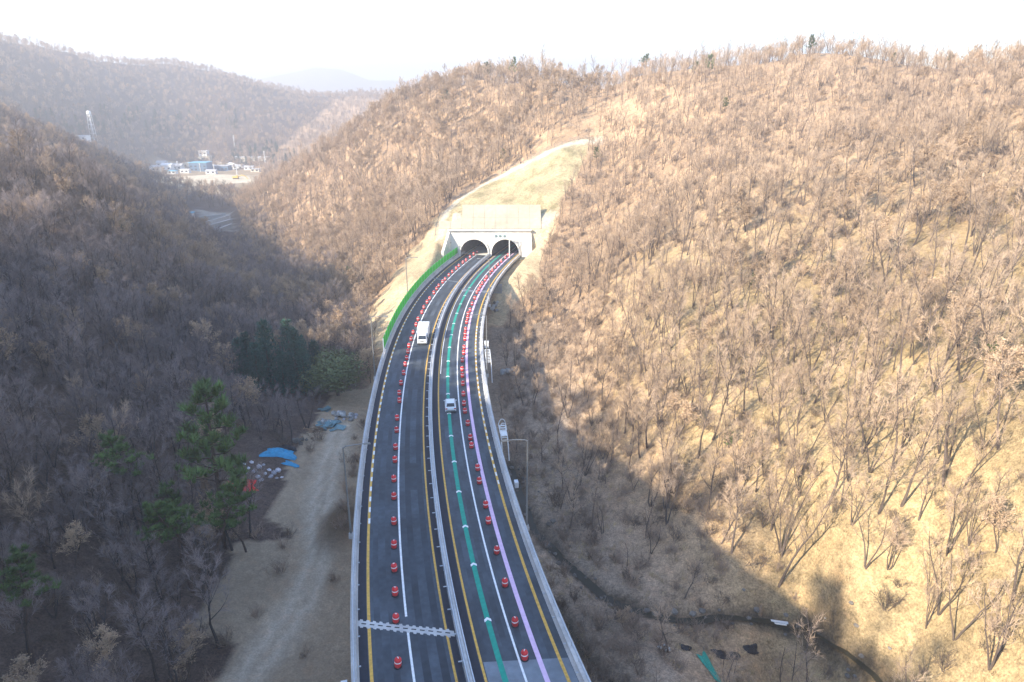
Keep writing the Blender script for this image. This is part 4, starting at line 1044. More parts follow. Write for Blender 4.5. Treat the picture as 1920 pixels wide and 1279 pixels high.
# ---------------------------------------------------------------- trees
def frame(d):
    a = Vector((0, 0, 1)) if abs(d.z) < .9 else Vector((1, 0, 0))
    x = d.cross(a).normalized(); return x, d.cross(x).normalized()
def needle(mb, p, q, r, mi=0):
    """thin three-sided spike"""
    d = (q - p).normalized(); x, y = frame(d)
    vs = [p + x * r, p - x * r * .5 + y * r * .87, p - x * r * .5 - y * r * .87, q]
    mb._add(vs, [(0, 1, 3), (1, 2, 3), (2, 0, 3)], mi)
def rdir(r, d, ang):
    x, y = frame(d); a = r.uniform(0, 2 * math.pi)
    return (d * math.cos(ang) + (x * math.cos(a) + y * math.sin(a)) * math.sin(ang)).normalized()

def bare_tree(seed, H=10, forks=1, leaf=False, slim=1.0, nt=10, rt=.135):
    r = random.Random(seed); tr, tw = MB(), MB()
    stems = []
    for f in range(forks):
        lean = Vector((r.gauss(0, .10), r.gauss(0, .10), 1)) if forks == 1 else Vector((.28 * math.cos(f * 2.3 + seed), .28 * math.sin(f * 2.3 + seed), 1))
        p = Vector((0, 0, -.4)); d = lean.normalized(); pts = [p]; 
        for k in range(6):
            d = (d + Vector((r.gauss(0, .09), r.gauss(0, .09), .06))).normalized(); p = p + d * (H * .88 / 6); pts.append(p)
        r0 = rt * H / 10 / math.sqrt(forks) ** .6
        tr.tube(pts, [r0 * (1.25 if k == 0 else 1) * (1 - k / 6.6) + .02 for k in range(7)], 5, cap=False); stems.append((pts, r0))
    nl = int(9 / forks) + 2
    for pts, r0 in stems:
        for i in range(nl):
            f = .36 + .60 * (i + r.random() * .6) / nl; kf = f * 6; k = min(5, int(kf)); p = pts[k].lerp(pts[k + 1], kf - k)
            a = i * 2.4 + r.uniform(-.5, .5) + seed
            d = Vector((math.cos(a), math.sin(a), r.uniform(.7, 1.5))).normalized(); L = H * (.42 - .24 * (f - .36) / .6) * r.uniform(.75, 1.15) * slim
            lp_ = [p]; q = p
            for j in range(4):
                d = (d + Vector((r.gauss(0, .16), r.gauss(0, .16), .13))).normalized(); q = q + d * L / 4; lp_.append(q)
            rl = r0 * (.50 - .25 * f)
            tr.tube(lp_, [rl, rl * .75, rl * .55, rl * .36, rl * .2], 4, cap=False)
            for j in range(8):
                g = .25 + .75 * (j + r.random()) / 8; kg = min(3, int(g * 4)); b = lp_[kg].lerp(lp_[kg + 1], g * 4 - kg)
                bd = rdir(r, (lp_[kg + 1] - lp_[kg]).normalized(), r.uniform(.5, .95)); bd.z += .22; bd.normalize(); bl = L * r.uniform(.22, .42)
                m_ = b + bd * bl * .5; e = m_ + (bd + Vector((r.gauss(0, .2), r.gauss(0, .2), .12))).normalized() * bl * .5
                tw.tube([b, m_, e], [.024, .017, .008], 3, cap=False)
                for w in range(nt):
                    h = .15 + .85 * r.random(); s_ = b.lerp(m_, h * 2) if h < .5 else m_.lerp(e, h * 2 - 1)
                    wd = rdir(r, bd, r.uniform(.4, 1.0)); wd.z += .15; wl = r.uniform(.45, 1.05)
                    needle(tw, s_, s_ + wd.normalized() * wl, .0125)
                    if leaf:
                        for _ in range(3):
                            c = s_ + wd.normalized() * wl * r.uniform(.3, 1); x, y = frame(rdir(r, Vector((0, 0, 1)), r.uniform(0, 1.3))); sz = r.uniform(.07, .14)
                            tw._add([c - x * sz, c + y * sz * .6, c + x * sz, c - y * sz * .6], [(0, 1, 2, 3)], 1)
    return tr, tw

def blade_tuft(mb, r, c, d, n, L, w, mi=0):
    for _ in range(n):
        q = rdir(r, d, r.uniform(.2, 1.35)); x, y = frame(q); l = L * r.uniform(.6, 1.2)
        mb._add([c - x * w, c + x * w, c + q * l], [(0, 1, 2)], mi)

def pine_tree(seed, H=12, bare=.45, width=.30):
    r = random.Random(seed); tr, cr = MB(), MB()
    p = Vector((0, 0, -.4)); d = Vector((r.gauss(0, .07), r.gauss(0, .07), 1)).normalized(); pts = [p]
    for k in range(7): d = (d + Vector((r.gauss(0, .06), r.gauss(0, .06), .05))).normalized(); p = p + d * H / 7; pts.append(p)
    tr.tube(pts, [.018 * H * (1 - k / 7.6) + .02 for k in range(8)], 7, cap=False)
    n = 30
    for i in range(n):
        f = bare + (1 - bare) * (i + r.random()) / n; kf = min(6.99, f * 7); k = int(kf); b = pts[k].lerp(pts[k + 1], kf - k); a = i * 2.4 + r.uniform(-.4, .4)
        L = H * width * (1.05 - .75 * ((f - bare) / (1 - bare)) ** 1.4) * r.uniform(.6, 1.2)
        d = Vector((math.cos(a), math.sin(a), r.uniform(.0, .45))).normalized(); m_ = b + d * L * .55; e = m_ + (d + Vector((0, 0, .35))).normalized() * L * .45
        tr.tube([b, m_, e], [.05, .035, .015], 3, cap=False)
        for j in range(9 if H > 10 else 13):
            g = .35 + .65 * r.random(); c = (b.lerp(m_, g * 2) if g < .5 else m_.lerp(e, g * 2 - 1)) + Vector((r.gauss(0, .16 * L / 2), r.gauss(0, .16 * L / 2), r.gauss(.08, .10)))
            blade_tuft(cr, r, c, Vector((0, 0, 1)), 17, .55, .062)
    return tr, cr

def fir_tree(seed, H=11):
    r = random.Random(seed); tr, cr = MB(), MB()
    tr.tube([(0, 0, -.4), (.05, 0, H * .5), (0, .05, H)], [.2, .12, .02], 7, cap=False)
    for i in range(15):
        f = .10 + .88 * i / 15; R0 = H * .30 * (1 - f) ** .85 + .25
        for j in range(8):
            a = j * math.pi / 4 + i * .5 + r.uniform(-.3, .3); L = R0 * r.uniform(.75, 1.2); d = Vector((math.cos(a), math.sin(a), r.uniform(-.15, .25))).normalized(); b = Vector((0, 0, f * H))
            for k in range(4):
                c = b + d * L * (k + .6) / 4 + Vector((r.gauss(0, .12), r.gauss(0, .12), r.gauss(0, .1)))
                blade_tuft(cr, r, c, (d + Vector((0, 0, .3))).normalized(), 8, .62, .085)
    return tr, cr

def leafy_tree(seed, rx=5.4, h=8.6):
    r = random.Random(seed); tr, cr = MB(), MB()
    tr.tube([(0, 0, -.4), (.1, 0, h * .4), (0, 0, h * .8)], [.28, .2, .05], 7, cap=False)
    lob = [(Vector((r.gauss(0, .33), r.gauss(0, .33), r.uniform(-.25, .35))), r.uniform(.55, .8)) for _ in range(9)]
    for c0, s_ in lob:
        tr.tube([(0, 0, h * .35), (c0.x * rx * .6, c0.y * rx * .6, h * (.5 + c0.z * .4))], [.09, .03], 4, cap=False)
        for _ in range(760):
            q = Vector((r.gauss(0, 1), r.gauss(0, 1), r.gauss(0, 1))).normalized() * (r.uniform(.55, 1.0)) * s_
            c = Vector(((c0.x + q.x) * rx, (c0.y + q.y) * rx, h * (.53 + (c0.z + q.z) * .46)))
            if c.z < .5: continue
            x, y = frame(rdir(r, q.normalized(), r.uniform(0, .9))); sz = r.uniform(.13, .27)
            cr._add([c - x * sz, c + y * sz * .55, c + x * sz, c - y * sz * .55], [(0, 1, 2, 3)])
    return tr, cr

def bush_mesh(seed):
    r = random.Random(seed); mb = MB()
    for i in range(16):
        a = r.uniform(0, 6.28); d = Vector((math.cos(a) * r.uniform(.2, .9), math.sin(a) * r.uniform(.2, .9), 1)).normalized(); L = r.uniform(.9, 1.9); b = Vector((r.gauss(0, .25), r.gauss(0, .25), -.1)); e = b + d * L
        needle(mb, b, e, .028)
        for j in range(9):
            s_ = b.lerp(e, r.uniform(.25, .95)); wd = rdir(r, d, r.uniform(.4, 1.0)); needle(mb, s_, s_ + wd * r.uniform(.3, .75), .017)
    return mb.mesh('brush', M['brush'])

PR = {}
def proto(kind, parts):
    PR.setdefault(kind, []).append(parts)
for i, (H, fk, sl) in enumerate(((10.5, 1, .9), (9.5, 1, 1.1), (11.5, 1, .8), (8.5, 2, .95), (10, 2, .9), (9, 3, .9), (12, 1, .75))):
    a, b = bare_tree(100 + i, H, fk, False, sl); proto('bare', (a.mesh('trunk', M['bark']), b.mesh('crown', M['twig'])))
for i, (H, fk, sl) in enumerate(((14, 1, .55), (12.5, 2, .6), (15, 1, .5), (11.5, 3, .6))):
    a, b = bare_tree(150 + i, H, fk, False, sl, 6, .095); proto('slim', (a.mesh('trunk', M['bark']), b.mesh('crown', M['twig'])))
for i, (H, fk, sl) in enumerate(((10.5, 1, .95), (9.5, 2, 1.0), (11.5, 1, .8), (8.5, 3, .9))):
    a, b = bare_tree(170 + i, H, fk, False, sl, 11, .125); proto('dark', (a.mesh('trunk', M['shade_bark']), b.mesh('crown', M['shade_twig'])))  # bare trees with shade put into twig and bark colour
for i, (H, fk) in enumerate(((8.5, 1), (7.5, 2), (9.5, 1))):
    a, b = bare_tree(200 + i, H, fk, True); proto('oak', (a.mesh('trunk', M['bark']), b.mesh('crown', M['twig'], M['dry_leaf'])))
for i, (H, ba, w) in enumerate(((11, .44, .215), (12.5, .60, .23), (9, .3, .34))):
    a, b = pine_tree(300 + i, H, ba, w); proto('pine', (a.mesh('trunk', M['pine_bark']), b.mesh('crown', M['needle'])))
for i in range(2):
    a, b = fir_tree(400 + i, 11 + i); proto('fir', (a.mesh('trunk', M['pine_bark']), b.mesh('crown', M['dark_needle'])))
a, b = leafy_tree(500); proto('leafy', (a.mesh('trunk', M['bark']), b.mesh('crown', M['olive_leaf'])))

def tree(kind, var, x, y, sc, name, label, group=None, rz=0.0, z=None, lean=(0, 0)):
    t = thing(name, label, 'tree', (x, y, (gz1(x, y) if z is None else z) - .1), rz, group)
    t.scale = (sc,) * 3; t.rotation_euler = (lean[0], lean[1], rz)
    obj('trunk', PR[kind][var][0], t); obj('crown', PR[kind][var][1], t)
    return t

# single trees one can point at
def tree_at(kind, var, px, py, h_px, name, label, group=None, rz=0.0, lean=(0, 0)):
    """base seen at (px, py); height chosen so that it spans h_px"""
    c = on_ground(px, py); q_ = py
    while c[1] > 430 and q_ < py + 60 and px > 700: q_ += 3; c = on_ground(px, q_)
    top = at_y(px, py - h_px, c[1]); H = {'pine': (11, 12.5, 9), 'fir': (11, 12), 'leafy': (8.8,), 'bare': (10.5, 9.5, 11.5, 8.5, 10, 9, 12), 'oak': (8.5, 7.5, 9.5)}[kind][var]
    return tree(kind, var, c[0], c[1], max(.25, (top[2] - c[2]) / H), name, label, group, rz, c[2], lean)
tree_at('pine', 0, 422, 1030, 318, 'pine_tree', 'tall bright green pine with a thick dark trunk at the edge of the dirt yard', rz=1.0)
tree_at('pine', 1, 462, 1036, 100, 'pine_tree', 'slender pine with low spreading boughs right of the thick trunked pine', rz=2.0)
tree_at('pine', 1, 366, 1116, 190, 'pine_tree', 'slim bare stemmed pine, leftmost of three trunks on the bank', rz=.3)
tree_at('pine', 1, 382, 1090, 195, 'pine_tree', 'slim bare stemmed pine, middle of three trunks on the bank', rz=2.3)
tree_at('pine', 1, 400, 1088, 200, 'pine_tree', 'slim bare stemmed pine, right of three trunks on the bank', rz=4.3)
tree_at('pine', 1, 66, 1262, 200, 'pine_tree', 'leaning green pine low in the left corner of the wood', rz=.6, lean=(0, .22))
tree_at('pine', 1, 296, 1000, 190, 'pine_tree', 'dark green pine deep in the wood left of the big pine', rz=.9)
for (px, py, h, v, lab) in ((508, 726, 130, 0, 'tallest dark conifer in the clump left of the round olive tree'), (562, 734, 124, 1, 'dark conifer right of the tallest one in the clump'), (470, 716, 98, 1, 'dark conifer at the left end of the clump'), (596, 732, 96, 0, 'dark conifer touching the round olive tree'), (535, 742, 88, 0, 'front dark conifer in the middle of the clump'), (500, 700, 70, 1, 'small dark conifer behind the left end of the clump'), (570, 700, 74, 0, 'small dark conifer at the back of the clump'), (455, 722, 92, 0, 'outlying dark conifer in front of the left end of the clump'), (575, 742, 96, 1, 'dark conifer in front of the round olive tree'), (488, 738, 100, 0, 'broad dark conifer at the front left of the clump'), (548, 712, 118, 1, 'pointed dark conifer just behind the middle of the clump')):
    tree_at('fir', v, px, py, h, 'conifer_tree', lab, None, px)
tree_at('leafy', 0, 634, 742, 98, 'olive_tree', 'round olive green leafy tree beside the far end of the dirt yard')
tree_at('fir', 0, 362, 452, 26, 'conifer_tree', 'single dark conifer at the lower left of the terraced plots')
for (px, py, h, v, lab) in ((1872, 742, 104, 1, 'green topped pine high on the sunlit slope at right edge'), (1364, 842, 36, 2, 'small green pine low on the sunlit slope'), (1412, 545, 34, 2, 'small pale green pine on the middle of the right slope'), (1545, 634, 34, 2, 'small green pine above the straw coloured slope'), (912, 152, 36, 2, 'round dark pine on the crest left of the saddle'), (1516, 110, 46, 0, 'tall pine on the highest point of the right crest'), (1330, 142, 40, 2, 'broad bright pine on the crest left of the highest point'), (1304, 142, 28, 2, 'small pine at the left of the broad bright pine on the crest'), (1198, 138, 40, 1, 'slim dark pine on the crest just right of the saddle'), (1672, 128, 30, 0, 'lone pine on the right part of the crest'), (966, 152, 46, 0, 'grey green pine on the crest just left of the saddle'), (945, 308, 30, 2, 'green pine on the hill left of the grassed cut'), (793, 366, 32, 2, 'dark pine low on the hill left of the fence'), (836, 196, 30, 2, 'pine near the left end of the main crest'), (1358, 208, 26, 2, 'yellow green pine below the right crest'), (655, 545, 44, 2, 'green pine at the foot of the lit hill left of the bank'), (676, 548, 36, 2, 'bushy green pine nearest the bare soil bank'), (1118, 305, 30, 2, 'green pine at the top right of the grassed cut'), (95, 405, 34, 2, 'green pine on the lit spur at left'), (232, 440, 30, 2, 'green pine at the right end of the lit spur'), (1780, 128, 30, 1, 'dark pine near the right end of the crest')):
    tree_at('pine', v, px, py, h, 'pine_tree', lab, None, px)
tree_at('oak', 0, 1898, 132, 50, 'oak_tree', 'round brown leaved oak at the right end of the crest')
tree_at('oak', 1, 1826, 140, 36, 'oak_tree', 'small orange brown oak on the crest left of the round oak')
tree_at('oak', 0, 562, 540, 40, 'oak_tree', 'pale tan leafy tree standing alone in the shaded valley')
SPECIAL = [tuple(at_z(a, b, -9)[:2]) for a, b in ((632, 738), (530, 720), (560, 725), (500, 705))]

# far conifers on the valley's other side
r_ = random.Random(21)
ZC = [((160, 330), (215, 262), 34, 'teal green conifers on the far slope right of the tower'), ((430, 560), (278, 312), 38, 'dark conifers behind the settlement at right'), ((330, 470), (200, 250), 20, 'dark conifers on the far slope above the settlement'), ((110, 165), (236, 262), 10, 'dark conifers left of the pale tower'), ((20, 140), (215, 236), 6, 'scattered conifers on the far left hillside')]
for (x0, x1), (y0, y1), n, grp in ZC:
    for k in range(n):
        px, py = r_.uniform(x0, x1), r_.uniform(y0, y1)
        c = on_ground(px, py)
        if c[1] < 420: continue
        v = k % 2; s_ = r_.uniform(.7, 1.25)
        tree('fir', v, c[0], c[1], s_, 'conifer_tree', 'one of the ' + grp, grp, r_.uniform(0, 6), c[2])

# ---------------------------------------------------------------- woodland
def project(x, y, z):
    k = y * math.cos(TH) - (z - CAM_H) * math.sin(TH); u = y * math.sin(TH) + (z - CAM_H) * math.cos(TH)
    return 960 + FPX * x / k, 639.5 - FPX * u / k, k
def scatter(x0, x1, y0, y1, st, seed):
    g = np.random.default_rng(seed)
    X, Y = np.meshgrid(np.arange(x0, x1, st), np.arange(y0, y1, st)); X = X.ravel() + g.uniform(-.48, .48, X.size) * st; Y = Y.ravel() + g.uniform(-.48, .48, Y.size) * st
    return X, Y, g
def keep_out(X, Y):
    k = zone_masks(X, Y); s, off = to_road(X, Y)
    bad = k['yard'] | inside(X, Y, CLEAR) | inside(X, Y, CLEAR2) | inside(X, Y, CLEAR3) | inside(X, Y, CLEAR4) | inside(X, Y, JUNK) | (k['track'] > .2) | k['cut'] | k['fill'] | k['bank'] | (k['creek'] > .05) | k['village'] | k['terrace'] | (k['channel'] > .05)
    bad |= seg_dist(X, Y, CREEK) < 2.4
    bad |= (np.abs(off) < 13.5) & (Y < PORTAL_Y + 8)
    bad |= (np.abs(off) < 17) & (s > 40) & (Y < PORTAL_Y)
    for a, b in SPECIAL: bad |= np.hypot(X - a, Y - b) < 6
    return bad, k, off
def in_view(X, Y, Z, mx=130, my=160):
    px, py, k = project(X, Y, Z + 5); return (k > 8) & (px > -mx) & (px < 1920 + mx) & (py > -60) & (py < 1279 + my), px, py, k

TX, TY, TS, TK, TZ, TV = [], [], [], [], [], []
def plant(X, Y, g, dens, sc, oak_p, cull=True, my=260):
    bad, k, off = keep_out(X, Y)
    ok = ~bad & (g.random(len(X)) < dens(X, Y, off, k))
    X, Y = X[ok], Y[ok]; Z = gz(X, Y); off = off[ok]
    if cull:
        v = in_view(X, Y, Z, my=my)[0]; X, Y, Z, off = X[v], Y[v], Z[v], off[v]
    n = len(X); oak = g.random(n) < oak_p(X, Y, off)
    u = g.random(n); kk_ = zone_masks(X, Y)
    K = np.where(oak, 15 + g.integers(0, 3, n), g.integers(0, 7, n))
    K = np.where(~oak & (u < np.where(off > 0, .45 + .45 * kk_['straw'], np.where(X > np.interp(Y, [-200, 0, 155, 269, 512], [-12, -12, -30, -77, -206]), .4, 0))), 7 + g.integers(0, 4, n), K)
    K = np.where(~oak & (X < np.interp(Y, [-200, 0, 155, 269, 512], [-12, -12, -30, -77, -206])) & (Y < 520) & (u < .94), 11 + g.integers(0, 4, n), K)  # shade-toned trees fill the shadowed side of the valley
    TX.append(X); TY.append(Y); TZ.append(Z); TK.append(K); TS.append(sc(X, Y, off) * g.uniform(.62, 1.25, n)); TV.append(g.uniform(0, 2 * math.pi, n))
def near_d(X, Y, off, k):
    d = np.full(len(X), .95)
    d = np.where(off > 0, .96 - .10 * k['straw'], d)
    d = np.where((off > 9) & (Y < 170) & (off < 40), .62 - .40 * (1 - sstep(14, 27, off)), d)
    clump = sstep(-.45, .25, fbm(X, Y, 17, 3, 71))
    d = d * np.where(off > 0, .45 + .55 * clump, .7 + .3 * clump)
    return d
def near_s(X, Y, off): return np.where(off > 0, np.where(Y + .3 * X < 190, .90, .66), .92) * np.where((off > 9) & (off < 30) & (Y < 170), .72, 1)
def oak_near(X, Y, off):
    b = fbm(X, Y, 34, 3, 81)
    return np.where(off < 0, .08 + .5 * ((Y > 150) & (b > -.1)), .05 + .20 * sstep(0, .45, b) * (Y > 90))
X, Y, g = scatter(-250, 250, 22, 300, 3.0, 1); plant(X, Y, g, near_d, near_s, oak_near)
X, Y, g = scatter(-330, 330, 300, 440, 3.7, 2); plant(X, Y, g, lambda *a: near_d(*a) * .95, lambda *a: near_s(*a) * 1.05, oak_near)
X, Y, g = scatter(-520, 200, 440, 640, 6.5, 3); plant(X, Y, g, lambda *a: .9, lambda *a: 1.05, lambda X, Y, o: .3)
X, Y, g = scatter(-1150, 250, 640, 1500, 8.5, 4); plant(X, Y, g, lambda *a: .92, lambda *a: 1.15, lambda X, Y, o: .3)
# ridge west of the frame: the trees whose shadows reach the valley
X, Y, g = scatter(-190, -40, -70, 160, 6.5, 5); v = in_view(X, Y, gz(X, Y), my=260)[0]; X, Y = X[~v], Y[~v]; g = np.random.default_rng(5); plant(X, Y, g, lambda X, Y, o, k: np.where(o < -25, .9, 0), lambda *a: 1.0, lambda X, Y, o: .2, cull=False)
TX, TY, TZ, TK, TS, TV = map(np.concatenate, (TX, TY, TZ, TK, TS, TV))
print('trees', len(TX))

# the 300 of each kind that show largest stand as single trees
ok, px, py, kk = in_view(TX, TY, TZ, 0, 0)
pb = project(TX, TY, TZ)[1]
size = np.where((px > 5) & (px < 1915) & (pb < 1300) & ok, TS / kk, 0)
single = np.zeros(len(TX), bool)
def unhidden(i):
    a = np.array([0, 0, CAM_H]); b = np.array([TX[i], TY[i], TZ[i] + 4.0]); t = np.linspace(.3, .985, 40)[:, None]; p = a + (b - a) * t
    return bool(np.all(p[:, 2] > gz(p[:, 0], p[:, 1])))
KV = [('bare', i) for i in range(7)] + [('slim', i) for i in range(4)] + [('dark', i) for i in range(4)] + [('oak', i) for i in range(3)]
FORM = {0: 'upright single stemmed', 1: 'broad crowned single stemmed', 2: 'tall slim', 3: 'low forked', 4: 'tall forked', 5: 'three stemmed', 6: 'very tall narrow', 7: 'slender', 8: 'slender forked', 9: 'very tall slender', 10: 'slender three stemmed', 11: 'dark upright', 12: 'dark forked', 13: 'tall dark', 14: 'dark three stemmed', 15: 'upright brown leaved', 16: 'forked brown leaved', 17: 'tall brown leaved'}
_km = zone_masks(TX, TY); _s, _off = to_road(TX, TY)
def where(i):
    """the landmark a tree stands by, as one sees it in the picture"""
    x, y = px[i], pb[i]; st_ = _km['straw'][i] > .45
    if _off[i] < 0 and TY[i] < 235:
        if x > 430 and y > 900: return 'beside the lower dirt track'
        if y > 1120: return 'in the lower left corner of the wood'
        if y > 930: return 'on the slope left of the three slim pines' if x < 340 else 'near the foot of the big pine'
        if x > 400 and y > 730: return 'between the big pine and the dirt yard'
        if x > 400 and y > 640: return 'around the dark conifer clump'
        if y < 640 and x > 560: return 'in the shaded hollow beyond the round olive tree'
        if y < 640 and x > 330: return 'in the shaded valley beyond the dark conifers'
        if y < 640: return 'on the spur at the left edge'
        if y > 790: return 'in the wood left of the big pine'
        return 'in the shaded wood left of the dark conifers'
    if TY[i] > 235 and _off[i] < 0 and x < 830: return 'on the hill left of the grassed cut' if y < 480 and x > 600 else 'on the flank above the far valley'
    if y < 215: return 'close to the right hand crest' if x > 1120 else 'close to the crest left of the saddle'
    if not st_ and x < 1130 and y > 690: return 'in the brush beside the right parapet' if y < 960 else 'beside the creek under the bridge'
    if not st_ and y > 1120: return 'among the brush around the teal mesh sheet'
    if not st_ and y > 760: return 'on the shaded bank above the creek'
    if x < 1150: return 'on the lit hill just right of the tunnel' if y < 560 else 'at the foot of the lit hill beyond the pale rubble'
    if y > 950: return 'low on the straw slope above the plank'
    if y > 700: return 'on the straw slope below the right edge pine' if x > 1600 else 'on the straw slope above the shade line'
    if y > 480: return 'on the upper straw slope at right' if x > 1550 else 'on the middle of the lit right slope'
    return 'on the wooded slope below the right crest'
for kind, sel in (('bare', TK < 15), ('oak', TK >= 15)):
    order = np.argsort(-np.where(sel, size, 0)); c = 0
    for i in order:
        if c >= 300 or size[i] <= 0: break
        if not unhidden(i): continue
        w = where(i); f = FORM[int(TK[i])]
        lab = (f + ' bare tree ' if kind == 'bare' else f + ' oak ') + w
        for cut_ in (' single stemmed', 'very ', 'tall ', ' stemmed', 'upright '):
            if len(lab.split()) > 16: lab = lab.replace(cut_, '' if cut_[0] == ' ' else '')
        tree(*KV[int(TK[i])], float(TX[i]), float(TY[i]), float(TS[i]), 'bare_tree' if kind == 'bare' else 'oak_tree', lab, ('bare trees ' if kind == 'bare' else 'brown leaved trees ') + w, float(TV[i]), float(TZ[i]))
        single[i] = True; c += 1

def instancer(name, X, Y, Z, S, K, V, sources, label=None):
    me = bpy.data.meshes.new(name); n = len(X)
    me.vertices.add(n); me.vertices.foreach_set('co', np.c_[X, Y, Z - .12].astype(np.float32).ravel())
    a = me.attributes.new('kind', 'INT', 'POINT'); a.data.foreach_set('value', np.asarray(K, np.int32))
    a = me.attributes.new('size', 'FLOAT', 'POINT'); a.data.foreach_set('value', np.asarray(S, np.float32))
    r2 = np.random.default_rng(n)
    a = me.attributes.new('turn', 'FLOAT_VECTOR', 'POINT'); a.data.foreach_set('vector', np.c_[r2.normal(0, .05, n), r2.normal(0, .05, n), V].astype(np.float32).ravel())
    o = obj(name, me); o['kind'] = 'stuff'
    ng = bpy.data.node_groups.new(name, 'GeometryNodeTree')
    ng.interface.new_socket('Geometry', in_out='INPUT', socket_type='NodeSocketGeometry'); ng.interface.new_socket('Geometry', in_out='OUTPUT', socket_type='NodeSocketGeometry')
    N = ng.nodes; L = ng.links; gi = N.new('NodeGroupInput'); go = N.new('NodeGroupOutput'); jg = N.new('GeometryNodeJoinGeometry')
    def attr(nm, ty):
        q = N.new('GeometryNodeInputNamedAttribute'); q.data_type = ty; q.inputs['Name'].default_value = nm; return q.outputs['Attribute']
    ak, as_, at_ = attr('kind', 'INT'), attr('size', 'FLOAT'), attr('turn', 'FLOAT_VECTOR')
    for k, objs in enumerate(sources):
        if not np.any(K == k): continue
        cmp_ = N.new('FunctionNodeCompare'); cmp_.data_type = 'INT'; cmp_.operation = 'EQUAL'
        L.new(ak, cmp_.inputs[2]); cmp_.inputs[3].default_value = k
        src = N.new('GeometryNodeJoinGeometry')
        for ob in objs:
            oi = N.new('GeometryNodeObjectInfo'); oi.inputs['Object'].default_value = ob; oi.transform_space = 'ORIGINAL'
            L.new(oi.outputs['Geometry'], src.inputs[0])
        ip = N.new('GeometryNodeInstanceOnPoints')
        L.new(gi.outputs[0], ip.inputs['Points']); L.new(cmp_.outputs[0], ip.inputs['Selection']); L.new(src.outputs[0], ip.inputs['Instance'])
        L.new(at_, ip.inputs['Rotation']); L.new(as_, ip.inputs['Scale']); L.new(ip.outputs[0], jg.inputs[0])
    L.new(jg.outputs[0], go.inputs[0])
    md = o.modifiers.new('woodland', 'NODES'); md.node_group = ng
    return o
def source(kind, var):
    return [o for o in bpy.data.objects if o.type == 'MESH' and o.data in PR[kind][var] and o.parent][:0] or [next(o for o in bpy.data.objects if o.data == me_) for me_ in PR[kind][var]]
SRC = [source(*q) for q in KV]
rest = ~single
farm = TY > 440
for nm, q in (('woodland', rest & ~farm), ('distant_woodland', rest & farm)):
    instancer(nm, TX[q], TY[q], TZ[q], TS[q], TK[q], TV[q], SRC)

# dry brush between the trees and on the banks
X, Y, g = scatter(-130, 150, 24, 250, 2.0, 9)
bad, k, off = keep_out(X, Y)
cd_ = seg_dist(X, Y, CREEK); bad = np.where((cd_ < 3.2) & (cd_ > 1.3), False, bad) & ~((cd_ < 3.2) & (cd_ > 1.3))
bad |= inside(X, Y, JUNK) & (np.random.default_rng(4).random(len(X)) < .7)
d = np.where(off > 0, np.where((off < 42) & (Y < 175), .85, .22 + .14 * (1 - k['straw'])), .34)
d = np.where(k['yard'] & (seg_dist(X, Y, TRACK) > 5), .03, d)
okb = (~bad | (k['yard'] & (k['track'] < .1))) & (np.abs(off) > 12.5) & (g.random(len(X)) < d * (.5 + .7 * sstep(-.3, .3, fbm(X, Y, 8, 3, 91))))
X, Y = X[okb], Y[okb]; Z = gz(X, Y); v = in_view(X, Y, Z)[0]; X, Y, Z = X[v], Y[v], Z[v]
bushes = [bush_mesh(i) for i in range(4)]
for i, b in enumerate(bushes):
    q = on_ground(*((1210, 1060), (1320, 1010), (1120, 940), (1180, 1220))[i]); o = obj('brush_clump', b, None, (q[0], q[1], q[2]))
    tag(o, ('grey twiggy bush on the shaded bank above the creek bend', 'grey twiggy bush in the shade below the lit slope', 'grey twiggy bush beside the right parapet lamp', 'grey twiggy bush left of the plastic sheets')[i], 'bush')
instancer('brush', X, Y, Z, g.uniform(.7, 1.7, len(X)), g.integers(0, 4, len(X)), g.uniform(0, 6.28, len(X)), [[o] for o in bpy.data.objects if o.name.startswith('brush_clump')])
print('brush', len(X))

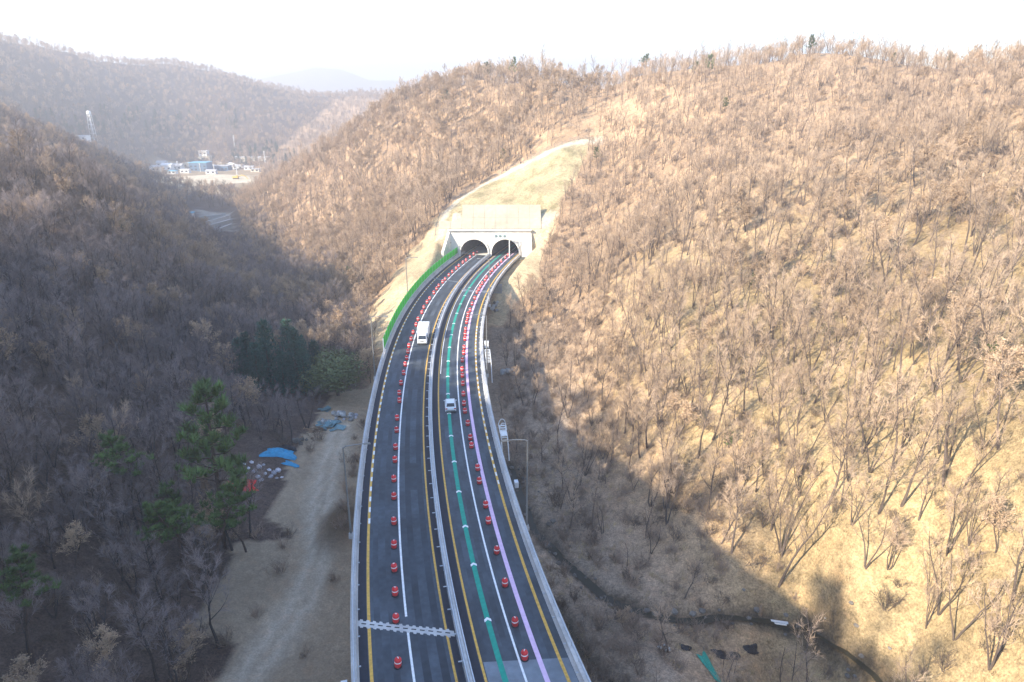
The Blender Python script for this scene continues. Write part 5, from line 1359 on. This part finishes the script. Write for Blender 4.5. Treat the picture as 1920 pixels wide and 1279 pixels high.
# dry grass tufts on the open right slope and the bank above the creek
def tuft_mesh(seed):
    r = random.Random(seed); mb = MB()
    for i in range(26):
        a = r.uniform(0, 6.28); d = Vector((math.cos(a) * r.uniform(.2, 1.1), math.sin(a) * r.uniform(.2, 1.1), 1)).normalized(); x, y = frame(d); b = Vector((r.gauss(0, .22), r.gauss(0, .22), -.05)); w = r.uniform(.02, .04)
        mb._add([b - x * w, b + x * w, b + d * r.uniform(.35, .8)], [(0, 1, 2)])
    return mb.mesh('grass_tuft', M['dry_grass'])
X, Y, g = scatter(4, 125, 24, 135, 1.25, 12); bad, k, off = keep_out(X, Y)
okb = (off > 13) & ~(k['creek'] > .1) & (g.random(len(X)) < .25 + .75 * sstep(-.15, .35, fbm(X, Y, 6, 3, 95)))
X, Y = X[okb], Y[okb]; Z = gz(X, Y); v = in_view(X, Y, Z)[0]; X, Y, Z = X[v], Y[v], Z[v]
tufts = []
for i, (a_, b_) in enumerate(((1700, 1130), (1790, 1010), (1600, 960))):
    q = on_ground(a_, b_); o = obj('grass_tuft', tuft_mesh(i), None, (q[0], q[1], q[2])); tufts.append([o])
    tag(o, ('dry grass tuft low on the straw slope beyond the creek end', 'dry grass tuft on the open straw slope near the right edge', 'dry grass tuft at the shade edge on the straw slope')[i], 'grass')
instancer('dry_grass', X, Y, Z + .06, g.uniform(.5, 1.3, len(X)), g.integers(0, 3, len(X)), g.uniform(0, 6.28, len(X)), tufts)

# ---------------------------------------------------------------- haze
zlo = float(GZ.min()) - 1.5
mb = MB(); hx0, hx1, hy0, hy1, hz1 = -3400, 1760, -200, 6200, 330
mb.box(((hx0 + hx1) / 2, (hy0 + hy1) / 2, (min(zlo, -41.5) + hz1) / 2), (hx1 - hx0, hy1 - hy0, hz1 - min(zlo, -41.5)))
hm = bpy.data.materials.new('haze'); hm.use_nodes = True; t = hm.node_tree
for n_ in list(t.nodes):
    if n_.type == 'BSDF_PRINCIPLED': t.nodes.remove(n_)
pv = t.nodes.new('ShaderNodeVolumePrincipled'); pv.inputs['Color'].default_value = (.93, .90, .91, 1); pv.inputs['Density'].default_value = HAZE; pv.inputs['Anisotropy'].default_value = .2
t.links.new(pv.outputs[0], next(n_ for n_ in t.nodes if n_.type == 'OUTPUT_MATERIAL').inputs['Volume'])
tag(mb.build('haze', hm), kind='stuff')
